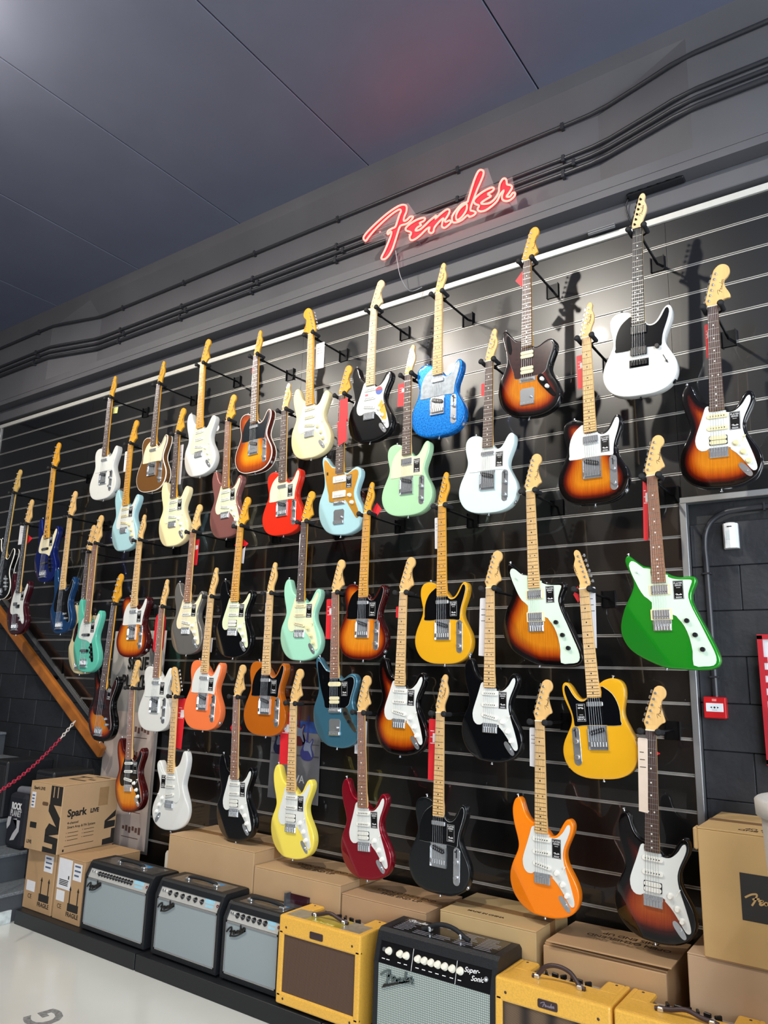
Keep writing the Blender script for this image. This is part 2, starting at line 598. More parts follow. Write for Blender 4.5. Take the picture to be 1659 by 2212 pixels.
    # upper-left masonry beyond the slat panels
for r in range(7):
    z0 = 2.51 + 0.2 * r
    x = -8.6 + (0.2 if r % 2 else 0)
    while x < -7.3:
        block(x, x + 0.3975, z0, z0 + 0.1975)
        x += 0.4

# slat boards: 2.42 m panels, grooves every 150 mm, aluminium inserts in the grooves
SEAMS = [-7.16, -5.643, -3.222, -0.802, 1.62]
GZ = [3.751 - 0.15 * k for k in range(26)]
diag = lambda z: -5.212 - (z - 1.262) / 0.6355    # x of the sloping lower-left edge at height z


def slat_poly(x0, x1, z0, z1):
    """clip one board against the sloping edge; returns an x-z polygon or None"""
    def lx(z):
        return -4.93 if z < 1.083 else max(diag(z), -7.16) if z < 2.51 else -7.16
    a, b = max(x0, lx(z0)), max(x0, lx(z1))
    if a >= x1 - 0.01 and b >= x1 - 0.01:
        return None
    a, b = min(a, x1 - 0.002), min(b, x1 - 0.002)
    return [(a, z0), (x1, z0), (x1, z1), (b, z1)]


slab = struct('wall_slatwall', MB().box(-4.93, -0.81, 0.024, 0.054, 0.0, 2.43).box(-4.93, 1.62, 0.024, 0.054, 2.43, 3.88)
              .prism([(-4.93, 1.083), (-4.93, 3.88), (-7.16, 3.88), (-7.16, 2.50)], 0.024, 0.054), mat('slat_core', '0a0a0c', rough=0.7, noise=0.05))
edges = [3.876] + GZ
for k in range(len(edges)):
    zt = edges[k] - (0.0 if k == 0 else 0.0065)
    zb = (edges[k + 1] + 0.0065) if k + 1 < len(edges) else 0.0
    if zt - zb < 0.02:
        continue
    for s in range(4):
        x0, x1 = SEAMS[s] + 0.0008, SEAMS[s + 1] - 0.0008
        if s == 3 and zt < 2.42:
            continue
        if s == 3 and zb < 2.43:
            zb2 = 2.43
        else:
            zb2 = zb
        p = slat_poly(x0, x1, zb2, zt)
        if p:
            ob('slat', MB().prism(p, 0.0, 0.024).mesh('slat'), SLAT, slab)
for z in GZ[:-1]:
    for s in range(4):
        if s == 3 and z < 2.45:
            continue
        p = slat_poly(SEAMS[s], SEAMS[s + 1], z - 0.006, z + 0.006)
        if not p:
            continue
        xa, xb = max(p[0][0], p[3][0]), SEAMS[s + 1] - 0.0006
        mb = MB().box(xa, xb, -0.0012, 0.0225, z - 0.0066, z - 0.0026)
        mb.box(xa, xb, -0.0012, 0.004, z + 0.0040, z + 0.0066)
        mb.box(xa, xb, 0.007, 0.009, z - 0.0026, z + 0.0040)
        ob('slat_insert', mb.mesh('slat_insert'), ALU, slab)
# aluminium edging of the slat wall
tr = MB().box(-7.19, 1.62, -0.014, 0.03, 3.877, 3.912, bev=0.002)
struct('trim_1', tr, mat('white_edge_trim', 'd9d8d2', rough=0.3, metal=0.3, noise=0.03))
struct('trim_2', MB().box(-0.812, -0.782, -0.012, 0.04, 0.0, 2.405, bev=0.002), ALUTRIM)
struct('trim_3', MB().box(-0.812, 1.62, -0.012, 0.04, 2.405, 2.433, bev=0.002), ALUTRIM)
struct('trim_4', MB().box(-7.19, -7.16, -0.012, 0.03, 2.50, 3.877, bev=0.002), ALUTRIM)
struct('trim_5', MB().prism([(-7.19, 2.505), (-7.19, 2.475), (-4.93, 1.048), (-4.93, 1.08)], -0.012, 0.03), ALUTRIM)

# concrete lintel strip and the precast I-beam below the ceiling, with its thicker end blocks
struct('trim_6', MB().box(-9.9, 6.4, -0.035, 0.056, 3.936, 4.045, bev=0.004), LINTEL)


def beam_sec(rec):
    """(y, z) outline of the beam; rec = depth of the web recess (0 at the end blocks)"""
    yf, yw = -0.13, -0.13 + rec
    return [(yf, 4.045), (yf, 4.15), (yw, 4.15 + 0.05 * (rec / 0.13)), (yw, 4.665), (yf, 4.788), (yf, CZ), (0.056, CZ), (0.056, 4.045)]


bsec = [(-9.9, 0.0), (-6.25, 0.0), (-5.68, 0.13), (-1.12, 0.13), (-0.62, 0.0), (6.4, 0.0)]
mb = MB()
for (xa, ra), (xb, rb) in zip(bsec[:-1], bsec[1:]):
    A = [(xa, y, z) for y, z in beam_sec(max(ra, 0.0005))]
    B = [(xb, y, z) for y, z in beam_sec(max(rb, 0.0005))]
    n = len(A)
    mb.add(A + B, [(i, (i + 1) % n, n + (i + 1) % n, n + i) for i in range(n)])
mb.box(-9.9, 6.4, -0.1335, -0.129, 4.088, 4.094)
struct('trim_7', mb, LINTEL)

# the rest of the shop, behind the camera and to the sides
struct('wall_front', MB().box(-10, 6.5, -9.3, -9.0, 0, CZ), TAUPE)
wl = struct('wall_left', MB().box(-10.1, -9.9, -9.2, 0.3, 0, CZ), WALLGREY)
struct('wall_right', MB().box(6.4, 6.6, -9.2, -6.8, 0, CZ).box(6.4, 6.6, -1.2, 0.3, 0, CZ).box(6.4, 6.6, -6.8, -1.2, 3.6, CZ), WALLGREY)
for (x0, x1, h) in ((-9.5, -6.6, 2.1), (-6.2, -3.4, 1.9), (-2.6, 0.4, 2.2), (1.0, 4.5, 1.9)):
    thing('display_cabinet', 'dark display cabinet along the far shop wall, %s of four' % {-9.5: 'leftmost', -6.2: 'second', -2.6: 'third', 1.0: 'last'}[x0], 'cabinet',
          me=MB().box(x0, x1, -8.98, -8.4, 0, h, bev=0.01).box(x0 + 0.1, x1 - 0.1, -8.42, -8.38, 0.1, h - 0.1).mesh('display_cabinet'), m=DARKSHOP)

# ------------------------------------------------------------------ electrical conduits on the beam
PIPE = mat('black_pvc_conduit', '2b2c31', rough=0.35, noise=0.05, nscale=8)


def conduit_path(z, r, kink=0.0):
    pts = []
    for x in np.linspace(-9.6, -6.5, 8):
        pts.append((x, -0.13 - r, z))
    for x, y in ((-6.32, -0.13), (-6.22, -0.127), (-6.1, -0.105), (-5.83, -0.04), (-5.72, -0.012), (-5.6, -0.002)):
        pts.append((x, y - r, z))
    for x in np.linspace(-5.4, -1.3, 12):
        pts.append((x, -r, z))
    for x, y in ((-1.16, -0.003), (-1.05, -0.018), (-0.82, -0.078), (-0.70, -0.112), (-0.58, -0.128), (-0.45, -0.13)):
        pts.append((x, y - r, z + kink * (x > -1.1)))
    for x in np.linspace(-0.2, 4.5, 8):
        pts.append((x, -0.13 - r, z + kink))
    return pts


CLIPX = [-9.0, -8.0, -7.2, -6.45, -5.35, -4.55, -3.75, -2.95, -2.0, -1.32, -0.2, 0.8]
for z, r, lb in ((4.672, 0.0125, 'single black conduit pipe running highest along the beam'), (4.462, 0.0125, 'topmost of the three bunched black conduit pipes on the beam'),
                 (4.412, 0.0125, 'middle one of the three bunched black conduit pipes on the beam'), (4.360, 0.0155, 'lowest of the three bunched black conduit pipes on the beam')):
    o = thing('conduit_pipe', lb, 'pipe')
    ob('pipe', MB().tube(conduit_path(z, r), r, n=10).mesh('pipe'), PIPE, o)
    cm = MB().box(-0.009, 0.009, -2 * r - 0.003, 0.001, r, r + 0.004).box(-0.009, 0.009, -2 * r - 0.003, -2 * r, -r, r).box(-0.009, 0.009, -2 * r - 0.003, 0.001, -r - 0.012, -r).mesh('clip')
    for i, x in enumerate(CLIPX):
        yy = 0.0 if -5.6 < x < -1.2 else -0.13
        ob('clip', cm, PIPE, o, loc=(x + (0.06 if z in (4.412,) else 0.0), yy, z))

# ------------------------------------------------------------------ neon sign
NE = {
    'F': [(-2.577, 4.284), (-2.586, 4.306), (-2.554, 4.337), (-2.481, 4.378), (-2.401, 4.413), (-2.329, 4.431), (-2.286, 4.428), (-2.262, 4.408), (-2.261, 4.372), (-2.276, 4.341), (-2.279, 4.313), (-2.256, 4.312), (-2.233, 4.325), (-2.211, 4.317), (-2.224, 4.3), (-2.255, 4.286), (-2.294, 4.289), (-2.309, 4.28), (-2.324, 4.241), (-2.342, 4.189), (-2.36, 4.144), (-2.387, 4.11), (-2.414, 4.097), (-2.439, 4.108), (-2.435, 4.126), (-2.416, 4.156), (-2.39, 4.205), (-2.368, 4.26), (-2.376, 4.274), (-2.392, 4.261), (-2.4, 4.271), (-2.393, 4.286), (-2.365, 4.292), (-2.341, 4.295), (-2.326, 4.33), (-2.312, 4.369), (-2.301, 4.39), (-2.309, 4.403), (-2.329, 4.405), (-2.376, 4.392), (-2.44, 4.363), (-2.504, 4.326), (-2.544, 4.295), (-2.564, 4.276)],
    'en': [(-2.233, 4.188), (-2.222, 4.213), (-2.258, 4.24), (-2.262, 4.259), (-2.235, 4.275), (-2.194, 4.285), (-2.148, 4.285), (-2.125, 4.275), (-2.133, 4.26), (-2.163, 4.256), (-2.151, 4.238), (-2.177, 4.233), (-2.192, 4.216), (-2.162, 4.211), (-2.124, 4.228), (-2.095, 4.246), (-2.058, 4.261), (-2.044, 4.264), (-2.054, 4.246), (-2.022, 4.262), (-1.986, 4.277), (-1.964, 4.276), (-1.955, 4.258), (-1.967, 4.235), (-1.985, 4.213), (-1.981, 4.198), (-1.956, 4.199), (-1.944, 4.184), (-1.97, 4.166), (-1.991, 4.163), (-2.006, 4.179), (-2.003, 4.206), (-1.996, 4.228), (-2.021, 4.219), (-2.057, 4.19), (-2.064, 4.164), (-2.082, 4.16), (-2.098, 4.18), (-2.091, 4.202), (-2.116, 4.197), (-2.153, 4.174), (-2.191, 4.159), (-2.221, 4.161)],
    'd': [(-1.938, 4.196), (-1.935, 4.223), (-1.907, 4.254), (-1.872, 4.276), (-1.837, 4.277), (-1.83, 4.295), (-1.809, 4.357), (-1.789, 4.411), (-1.768, 4.448), (-1.751, 4.453), (-1.734, 4.438), (-1.734, 4.413), (-1.751, 4.375), (-1.775, 4.329), (-1.795, 4.282), (-1.813, 4.24), (-1.816, 4.214), (-1.802, 4.205), (-1.782, 4.187), (-1.795, 4.175), (-1.823, 4.175), (-1.836, 4.19), (-1.871, 4.172), (-1.906, 4.169), (-1.931, 4.178)],
    'er': [(-1.795, 4.261), (-1.789, 4.279), (-1.761, 4.296), (-1.72, 4.308), (-1.68, 4.309), (-1.667, 4.297), (-1.677, 4.284), (-1.707, 4.278), (-1.694, 4.266), (-1.687, 4.254), (-1.721, 4.246), (-1.748, 4.236), (-1.734, 4.224), (-1.694, 4.215), (-1.661, 4.23), (-1.637, 4.262), (-1.634, 4.294), (-1.627, 4.319), (-1.611, 4.336), (-1.597, 4.334), (-1.588, 4.316), (-1.585, 4.292), (-1.562, 4.276), (-1.556, 4.257), (-1.576, 4.231), (-1.589, 4.216), (-1.569, 4.208), (-1.55, 4.224), (-1.537, 4.216), (-1.544, 4.198), (-1.57, 4.185), (-1.595, 4.19), (-1.615, 4.209), (-1.615, 4.239), (-1.605, 4.262), (-1.628, 4.244), (-1.647, 4.211), (-1.681, 4.19), (-1.721, 4.178), (-1.754, 4.184), (-1.771, 4.204), (-1.761, 4.224), (-1.782, 4.241)],
    'di': [(-1.91, 4.193), (-1.91, 4.221), (-1.886, 4.253), (-1.851, 4.268), (-1.84, 4.257), (-1.844, 4.224), (-1.871, 4.193), (-1.899, 4.182)],
}
NEON = mat('red_neon_tube', 'ff5a50', rough=0.3, noise=0.0, emis=(1.0, 0.075, 0.06), estr=8.0)
NEONFACE = mat('glow_red_letter_backing', 'c81830', rough=0.5, noise=0.03)  # neon glow between the tubes, put into the red of the faces
sign = thing('neon_sign', 'glowing red neon script sign reading Fender on the dark beam', 'neon sign', (-2.06, -0.19, 4.25))
for k, pts in NE.items():
    pl = [(x + 2.06, z - 4.25) for x, z in spline(pts, 3)]
    ob('neon_tube', MB().tube([(x, 0, z) for x, z in pl], 0.0058, n=8, closed=True).mesh('neon_tube'), NEON, sign)
    if k != 'di':
        ob('letter_face', MB().prism(pl, 0.010, 0.014).mesh('letter_face'), NEONFACE, sign)
plate = [(-2.43, 4.085), (-2.345, 4.157), (-1.795, 4.148), (-1.531, 4.16), (-1.561, 4.344), (-1.674, 4.33), (-1.714, 4.462), (-1.785, 4.469), (-1.868, 4.309), (-2.044, 4.291), (-2.2, 4.337), (-2.26, 4.439), (-2.33, 4.445), (-2.597, 4.318), (-2.586, 4.27), (-2.42, 4.25)]
acr = bpy.data.materials.new('clear_acrylic')
acr.use_nodes = True
nt = acr.node_tree
pb = nt.nodes['Principled BSDF']
pb.inputs['Base Color'].default_value = (0.9, 0.85, 0.88, 1)
pb.inputs['Roughness'].default_value = 0.08
pb.inputs['Alpha'].default_value = 0.05
ob('acrylic_backing', MB().prism([(x + 2.06, z - 4.25) for x, z in plate], 0.0145, 0.0185).mesh('acrylic_backing'), acr, sign)
for x, z in ((-2.47, 4.315), (-2.25, 4.22), (-1.80, 4.31), (-1.62, 4.25)):
    ob('standoff', MB().cyl((x + 2.06, 0.018, z - 4.25), (x + 2.06, 0.062 if z < 4.2 else 0.19, z - 4.25), 0.006, n=8).mesh('standoff'), CHROME, sign)
wire = spline([(-2.344, -0.175, 4.14), (-2.334, -0.165, 4.056), (-2.316, -0.15, 3.958), (-2.29, -0.09, 3.892), (-2.24, -0.03, 3.93)], 4, closed=False)
thing('neon_cable', 'thin grey cable hanging from the neon sign to the trim', 'cable', me=MB().tube(wire, 0.0028, n=6).mesh('neon_cable'), m=mat('grey_cable', '8d8d92', rough=0.5))

# ------------------------------------------------------------------ guitars: outlines in millimetres, seen from the front, z up from the strap pin
OUT = {
    'S': [(0, 0), (-60, 5), (-110, 27), (-146, 65), (-161, 112), (-156, 158), (-137, 203), (-118, 243), (-112, 272), (-119, 308), (-131, 348), (-139, 390), (-139, 425), (-129, 455), (-113, 468), (-98, 462), (-89, 442), (-80, 415), (-66, 390), (-48, 375), (-30, 371), (0, 362), (28, 338), (40, 326), (58, 329), (74, 343), (88, 368), (99, 386), (110, 399), (124, 403), (137, 394), (143, 376), (139, 350), (126, 320), (112, 290), (104, 262), (107, 233), (119, 205), (139, 172), (156, 135), (161, 98), (151, 60), (126, 29), (85, 9), (40, 0)],
    'T': [(0, 0), (-70, 5), (-122, 28), (-153, 70), (-163, 116), (-154, 163), (-134, 208), (-119, 244), (-116, 274), (-124, 310), (-131, 345), (-128, 380), (-111, 402), (-82, 410), (-52, 404), (-31, 393), (0, 375), (27, 345), (40, 329), (56, 326), (72, 334), (87, 354), (102, 381), (118, 398), (133, 397), (142, 379), (140, 344), (128, 308), (115, 274), (110, 246), (116, 218), (135, 182), (154, 145), (161, 105), (151, 62), (121, 25), (70, 4)],
    'J': [(10, 0), (-50, 8), (-105, 34), (-146, 80), (-164, 132), (-160, 184), (-141, 234), (-123, 276), (-117, 308), (-120, 350), (-131, 400), (-140, 445), (-135, 474), (-119, 478), (-101, 458), (-82, 430), (-58, 410), (-30, 402), (0, 388), (28, 366), (42, 358), (62, 362), (85, 376), (110, 385), (132, 378), (147, 357), (146, 325), (133, 289), (121, 254), (119, 228), (131, 193), (153, 157), (169, 112), (166, 70), (141, 30), (95, 6), (50, -2)],
    'M': [(-10, 0), (-98, 40), (-150, 78), (-178, 128), (-180, 180), (-156, 245), (-124, 305), (-110, 345), (-114, 378), (-130, 415), (-140, 450), (-134, 470), (-120, 473), (-90, 446), (-60, 424), (-30, 417), (0, 400), (32, 388), (50, 377), (80, 368), (115, 368), (138, 366), (146, 353), (141, 332), (128, 305), (123, 278), (132, 240), (160, 175), (190, 105), (210, 50), (212, 18), (192, -4), (140, -12), (60, -8)],
    'P': [(0, 0), (-60, 8), (-115, 35), (-150, 80), (-162, 132), (-152, 184), (-128, 236), (-114, 276), (-113, 316), (-125, 366), (-136, 416), (-142, 468), (-136, 503), (-119, 518), (-102, 508), (-92, 478), (-80, 437), (-60, 408), (-36, 394), (0, 376), (32, 350), (45, 341), (65, 346), (85, 371), (100, 406), (115, 431), (130, 437), (145, 421), (149, 390), (139, 345), (122, 304), (110, 268), (112, 233), (128, 197), (150, 157), (161, 111), (151, 60), (120, 25), (70, 5)],
    'B': [(15, 0), (-45, 10), (-105, 38), (-145, 84), (-160, 138), (-152, 192), (-130, 244), (-116, 288), (-114, 330), (-124, 380), (-134, 430), (-138, 478), (-132, 512), (-116, 526), (-100, 514), (-91, 484), (-80, 444), (-60, 414), (-36, 398), (0, 380), (32, 352), (45, 343), (65, 349), (86, 374), (102, 407), (118, 430), (134, 432), (148, 412), (149, 378), (136, 330), (122, 290), (115, 254), (122, 214), (142, 176), (162, 132), (168, 88), (154, 44), (112, 8), (65, -2)],
}
OUT['G'] = OUT['J']
GUARD = {
    'S': [(-32, 355), (-46, 352), (-55, 325), (-68, 285), (-82, 245), (-90, 212), (-84, 180), (-66, 164), (-44, 166), (-40, 170), (40, 170), (46, 160), (66, 142), (90, 112), (112, 78), (126, 62), (138, 66), (139, 84), (130, 120), (118, 158), (104, 198), (95, 232), (93, 262), (100, 292), (112, 320), (123, 346), (128, 367), (124, 381), (113, 374), (100, 352), (86, 336), (70, 323), (50, 318), (31, 322), (31, 330), (-31, 330)],
    'T': [(-32, 376), (-52, 368), (-78, 345), (-95, 312), (-103, 275), (-103, 235), (-103, 217), (-44, 216), (-44, 218), (44, 218), (72, 216), (96, 214), (99, 235), (102, 262), (110, 292), (122, 328), (131, 366), (126, 386), (115, 383), (100, 354), (85, 332), (68, 319), (48, 317), (31, 328), (31, 332), (-31, 332)],
    'J': [(-32, 392), (-62, 402), (-92, 436), (-112, 456), (-122, 446), (-118, 400), (-108, 350), (-98, 310), (-88, 270), (-78, 238), (-72, 200), (-40, 196), (-36, 198), (36, 198), (52, 190), (72, 160), (100, 120), (122, 90), (136, 92), (140, 112), (126, 150), (108, 195), (100, 230), (106, 262), (120, 300), (130, 335), (126, 360), (108, 368), (82, 360), (56, 348), (31, 350), (31, 358), (-31, 358)],
    'G': [(-32, 392), (-62, 402), (-92, 436), (-112, 456), (-122, 446), (-118, 400), (-108, 350), (-98, 310), (-84, 270), (-72, 238), (-66, 208), (-40, 204), (-36, 206), (36, 206), (62, 206), (84, 214), (98, 230), (106, 262), (120, 300), (130, 335), (126, 360), (108, 368), (82, 360), (56, 348), (31, 350), (31, 358), (-31, 358)],
    'M': [(-32, 408), (-62, 414), (-92, 440), (-112, 448), (-122, 430), (-112, 392), (-98, 358), (-86, 330), (-66, 296), (-36, 268), (-40, 230), (-38, 214), (44, 214), (66, 196), (88, 164), (104, 118), (112, 62), (112, 8), (150, 4), (186, 8), (198, 28), (192, 62), (172, 112), (146, 178), (122, 235), (110, 280), (114, 308), (124, 334), (128, 350), (112, 354), (80, 356), (52, 362), (34, 372), (32, 380), (-32, 380)],
    'P': [(-36, 380), (-52, 372), (-72, 330), (-86, 280), (-94, 235), (-90, 195), (-72, 172), (-40, 168), (0, 172), (34, 165), (62, 140), (92, 105), (116, 84), (130, 92), (128, 125), (112, 165), (98, 205), (92, 245), (98, 285), (112, 325), (128, 368), (132, 400), (122, 412), (108, 396), (92, 360), (72, 338), (50, 330), (35, 334), (35, 340), (-35, 340)],
    'B': [(-36, 384), (-60, 376), (-78, 340), (-88, 295), (-92, 262), (-80, 240), (-40, 232), (10, 224), (50, 208), (64, 200), (72, 222), (84, 246), (94, 268), (104, 296), (120, 340), (132, 380), (132, 404), (120, 410), (106, 392), (90, 362), (70, 342), (50, 335), (35, 338), (35, 344), (-35, 344)],
}
# bridge height, nut height, heel end of the fingerboard, body thickness, number of strings, (frets)
DIM = {'S': (152, 800, 334, 45, 6, 21), 'T': (152, 800, 336, 45, 6, 21), 'J': (187, 835, 362, 45, 6, 21), 'G': (192, 830, 362, 45, 6, 22),
       'M': (166, 812, 346, 45, 6, 22), 'P': (66, 930, 344, 45, 4, 20), 'B': (66, 930, 348, 45, 4, 20)}
HEAD = {
    'S': [(-21, 0), (-24, 12), (-30, 30), (-27, 44), (8, 158), (18, 176), (32, 183), (48, 179), (58, 166), (60, 150), (55, 136), (44, 124), (40, 110), (42, 88), (50, 60), (55, 44), (52, 36), (42, 31), (30, 20), (22, 8), (21, 0)],
    'C': [(-21, 0), (-24, 12), (-31, 30), (-29, 44), (0, 150), (10, 176), (30, 192), (52, 190), (68, 174), (71, 150), (62, 130), (50, 118), (47, 104), (52, 82), (64, 58), (70, 40), (66, 31), (50, 30), (34, 22), (22, 8), (21, 0)],
    'T': [(-21, 0), (-25, 18), (-27, 34), (2, 150), (8, 170), (18, 180), (29, 177), (34, 164), (31, 148), (31, 138), (37, 121), (40, 103), (37, 82), (28, 60), (22, 44), (19, 28), (21, 12), (21, 0)],
    'P': [(-21, 0), (-24, 16), (-38, 36), (-36, 54), (-4, 182), (8, 204), (24, 212), (40, 206), (50, 190), (50, 170), (42, 152), (38, 134), (42, 104), (50, 72), (52, 54), (46, 44), (34, 32), (24, 14), (21, 0)],
}
MESH = {}


def cached(key, fn):
    if key not in MESH:
        MESH[key] = fn()
    return MESH[key]


def mm(pts):
    return [(x / 1000.0, z / 1000.0) for x, z in pts]


def ccw(p):
    return p if sum(a[0] * b[1] - b[0] * a[1] for a, b in zip(p, p[1:] + p[:1])) > 0 else p[::-1]


def inset(poly, d):
    n = len(poly)
    out = []
    for i in range(n):
        a, b, c = poly[i - 1], poly[i], poly[(i + 1) % n]
        t = Vector((c[0] - a[0], c[1] - a[1]))
        t = t.normalized() if t.length > 1e-9 else Vector((1, 0))
        out.append((b[0] - t.y * d, b[1] + t.x * d))
    return out


def edge_dist(pts, poly):
    P = np.array(pts)[:, None, :]
    A = np.array(poly)[None]
    Bq = np.roll(np.array(poly), -1, 0)[None]
    AB = Bq - A
    t = np.clip(((P - A) * AB).sum(2) / (AB * AB).sum(2), 0, 1)
    return np.sqrt((((A + AB * t[..., None]) - P) ** 2).sum(2)).min(1)


def in_poly(pts, poly):
    x, z = np.array(pts).T
    ins = np.zeros(len(x), bool)
    n = len(poly)
    for i in range(n):
        x1, z1 = poly[i]
        x2, z2 = poly[(i + 1) % n]
        c = ((z1 > z) != (z2 > z)) & (x < (x2 - x1) * (z - z1) / (z2 - z1 + 1e-12) + x1)
        ins ^= c
    return ins


def body_mesh(t, mir=False, soft=True):
    th = DIM[t][3] / 1000.0
    poly = ccw(spline(mm(OUT[t]), 3))
    prof = [(0.0, 0.0075), (0.0009, 0.0042), (0.0026, 0.0018), (0.0052, 0.0004), (0.008, 0.0)] if soft else \
        [(0.0, 0.0035), (0.0006, 0.0017), (0.0017, 0.0006), (0.0035, 0.0)]
    rings = [(inset(poly, d), y) for d, y in prof[::-1]] + [(inset(poly, d), th - y) for d, y in prof]
    n = len(poly)
    vs, fs, sm = [], [], []
    for rg, y in rings:
        vs += [[x, y, z] for x, z in rg]
    for k in range(len(rings) - 1):
        for i in range(n):
            j = (i + 1) % n
            fs.append((k * n + i, (k + 1) * n + i, (k + 1) * n + j, k * n + j))
    # front: fine triangulation so that the burst and the arm contour can follow the shape
    ring0 = rings[0][0]
    gx = np.arange(-0.22, 0.22, 0.012)
    gz = np.arange(-0.02, 0.54, 0.012)
    g = np.array([(x + (0.006 if k % 2 else 0), z) for k, z in enumerate(gz) for x in gx])
    g = g[in_poly(g, ring0)]
    g = g[edge_dist(g, ring0) > 0.005]
    pts = [Vector(p) for p in ring0] + [Vector((a, b)) for a, b in g]
    res = geometry.delaunay_2d_cdt(pts, [(i, (i + 1) % n) for i in range(n)], [], 1, 1e-6)
    ov, of, orig = res[0], res[2], res[3]
    mp = []
    for i, v in enumerate(ov):
        if orig[i] and orig[i][0] < n:
            mp.append(orig[i][0])
        else:
            mp.append(len(vs))
            vs.append([v.x, 0.0, v.y])
    for f in of:
        if len(f) >= 3:
            fs.append(tuple(mp[i] for i in f))
    nb = (len(rings) - 1) * n
    for tri in tess(rings[-1][0]):
        fs.append(tuple(nb + i for i in tri[::-1]))
    V = np.array(vs)
    ed = edge_dist(V[:, [0, 2]], poly)
    # forearm contour: the lower-left of the front falls away
    if t in 'SJGPBM':
        if t == 'M':
            p0, p1 = np.array((-0.15, 0.26)), np.array((0.02, 0.0))
        else:
            p0, p1 = np.array((-0.150, 0.215)), np.array((-0.035, 0.0))
        d = (p1 - p0) / np.linalg.norm(p1 - p0)
        nrm = np.array((d[1], -d[0]))
        if nrm[0] > 0:
            nrm = -nrm
        s = (V[:, [0, 2]] - p0) @ nrm
        s = np.clip(s, 0, None)
        V[:, 1] += s * 0.34 * np.clip(1 - V[:, 1] / th, 0, 1)
    if mir:
        V[:, 0] *= -1
        fs = [f[::-1] for f in fs]
    me = bpy.data.meshes.new('body')
    me.from_pydata(V.tolist(), [], fs)
    me.polygons.foreach_set('use_smooth', [True] * len(fs))
    a = me.attributes.new('edge', 'FLOAT', 'POINT')
    a.data.foreach_set('value', ed.astype(np.float32))
    me.update()
    return me


def fret_z(nut, scale, k):
    return nut - scale * (1 - 2 ** (-k / 12.0))


def neck_w(t, z):
    br, nut, heel, th, ns, nf = DIM[t]
    w0, w1 = (0.042, 0.057) if ns == 6 else (0.040, 0.062)
    k = (nut - z) / (nut - heel)
    return w0 + (w1 - w0) * k


def neck_mesh(t):
    br, nut, heel, th, ns, nf = DIM[t]
    mb = MB()
    rows = []
    for z in (heel, heel + 40, heel + 70, heel + 110, nut - 30, nut + 2):
        w = neck_w(t, z) / 2
        dep = 0.016 if z > heel + 60 else 0.024
        rows.append([(w * math.cos(a), -0.0072 + dep * 1.35 * max(0, math.sin(a)) ** 0.8, z / 1000) for a in np.linspace(PI, 0, 10)])
    n = 10
    vs = [p for r in rows for p in r]
    fs = []
    for k in range(len(rows) - 1):
        for i in range(n - 1):
            fs.append((k * n + i, k * n + i + 1, (k + 1) * n + i + 1, (k + 1) * n + i))
        fs.append((k * n + n - 1, k * n, (k + 1) * n, (k + 1) * n + n - 1))
    mb.add(vs, fs, True)
    mb.add(rows[0], [tuple(range(n))])
    mb.add(rows[-1], [tuple(range(n))])
    return mb.mesh('neck')


def board_mesh(t):
    br, nut, heel, th, ns, nf = DIM[t]
    a, b = neck_w(t, heel) / 2, neck_w(t, nut) / 2
    z0, z1 = heel / 1000, nut / 1000
    e = 0.0012
    mb = MB()
    vs = []
    for y, k in ((-0.0075, 0), (-0.0125, 0), (-0.0137, e)):
        vs += [(-a + k, y, z0), (a - k, y, z0), (b - k, y, z1), (-b + k, y, z1)]
    fs = []
    for k in (0, 4):
        for i in range(4):
            fs.append((k + i, k + (i + 1) % 4, k + 4 + (i + 1) % 4, k + 4 + i))
    fs += [(8, 9, 10, 11), (3, 2, 1, 0)]
    return mb.add(vs, fs).mesh('fretboard')


def frets_mesh(t):
    br, nut, heel, th, ns, nf = DIM[t]
    mb = MB()
    for k in range(1, nf + 1):
        z = fret_z(nut, nut - br, k)
        w = neck_w(t, z) / 2 - 0.0006
        mb.box(-w, w, -0.0147, -0.0130, z / 1000 - 0.0009, z / 1000 + 0.0009)
    return mb.mesh('frets')


def inlay_mesh(t, blocks=False):
    br, nut, heel, th, ns, nf = DIM[t]
    mb = MB()
    for k in (3, 5, 7, 9, 12, 15, 17, 19, 21):
        if k > nf:
            continue
        z = (fret_z(nut, nut - br, k) + fret_z(nut, nut - br, k - 1)) / 2000
        for x in ((-0.012, 0.012) if k == 12 else (0.0,)):
            if blocks:
                mb.box(x - 0.008, x + 0.008, -0.0141, -0.0134, z - 0.007, z + 0.007)
            else:
                mb.cyl((x, -0.0141, z), (x, -0.0134, z), 0.0034, n=8)
    return mb.mesh('inlays')


def head_mesh(h, nut, mir):
    poly = ccw(spline(mm(HEAD[h]), 3))
    z0 = nut / 1000
    mb = MB()
    rings = [(inset(poly, 0.0018), -0.0035), (inset(poly, 0.0005), -0.0029), (poly, -0.0012), (poly, 0.0088), (inset(poly, 0.0018), 0.0112)]
    n = len(poly)
    vs = [(x, y, z + z0) for rg, y in rings for x, z in rg]
    fs = [(k * n + i, (k + 1) * n + i, (k + 1) * n + (i + 1) % n, k * n + (i + 1) % n) for k in range(4) for i in range(n)]
    mb.add(vs, fs, True)
    tr_ = tess(rings[0][0])
    mb.add(vs[:n], tr_)
    mb.add(vs[-n:], [q[::-1] for q in tr_])
    # the curl where the neck rises to the fingerboard
    mb.prismx([(-0.0035, z0 + 0.022), (-0.0035, z0 - 0.001), (-0.0075, z0 - 0.001), (-0.0065, z0 + 0.006)], -0.0205, 0.0205)
    if mir:
        mb.mirror()
    return mb.mesh('headstock')


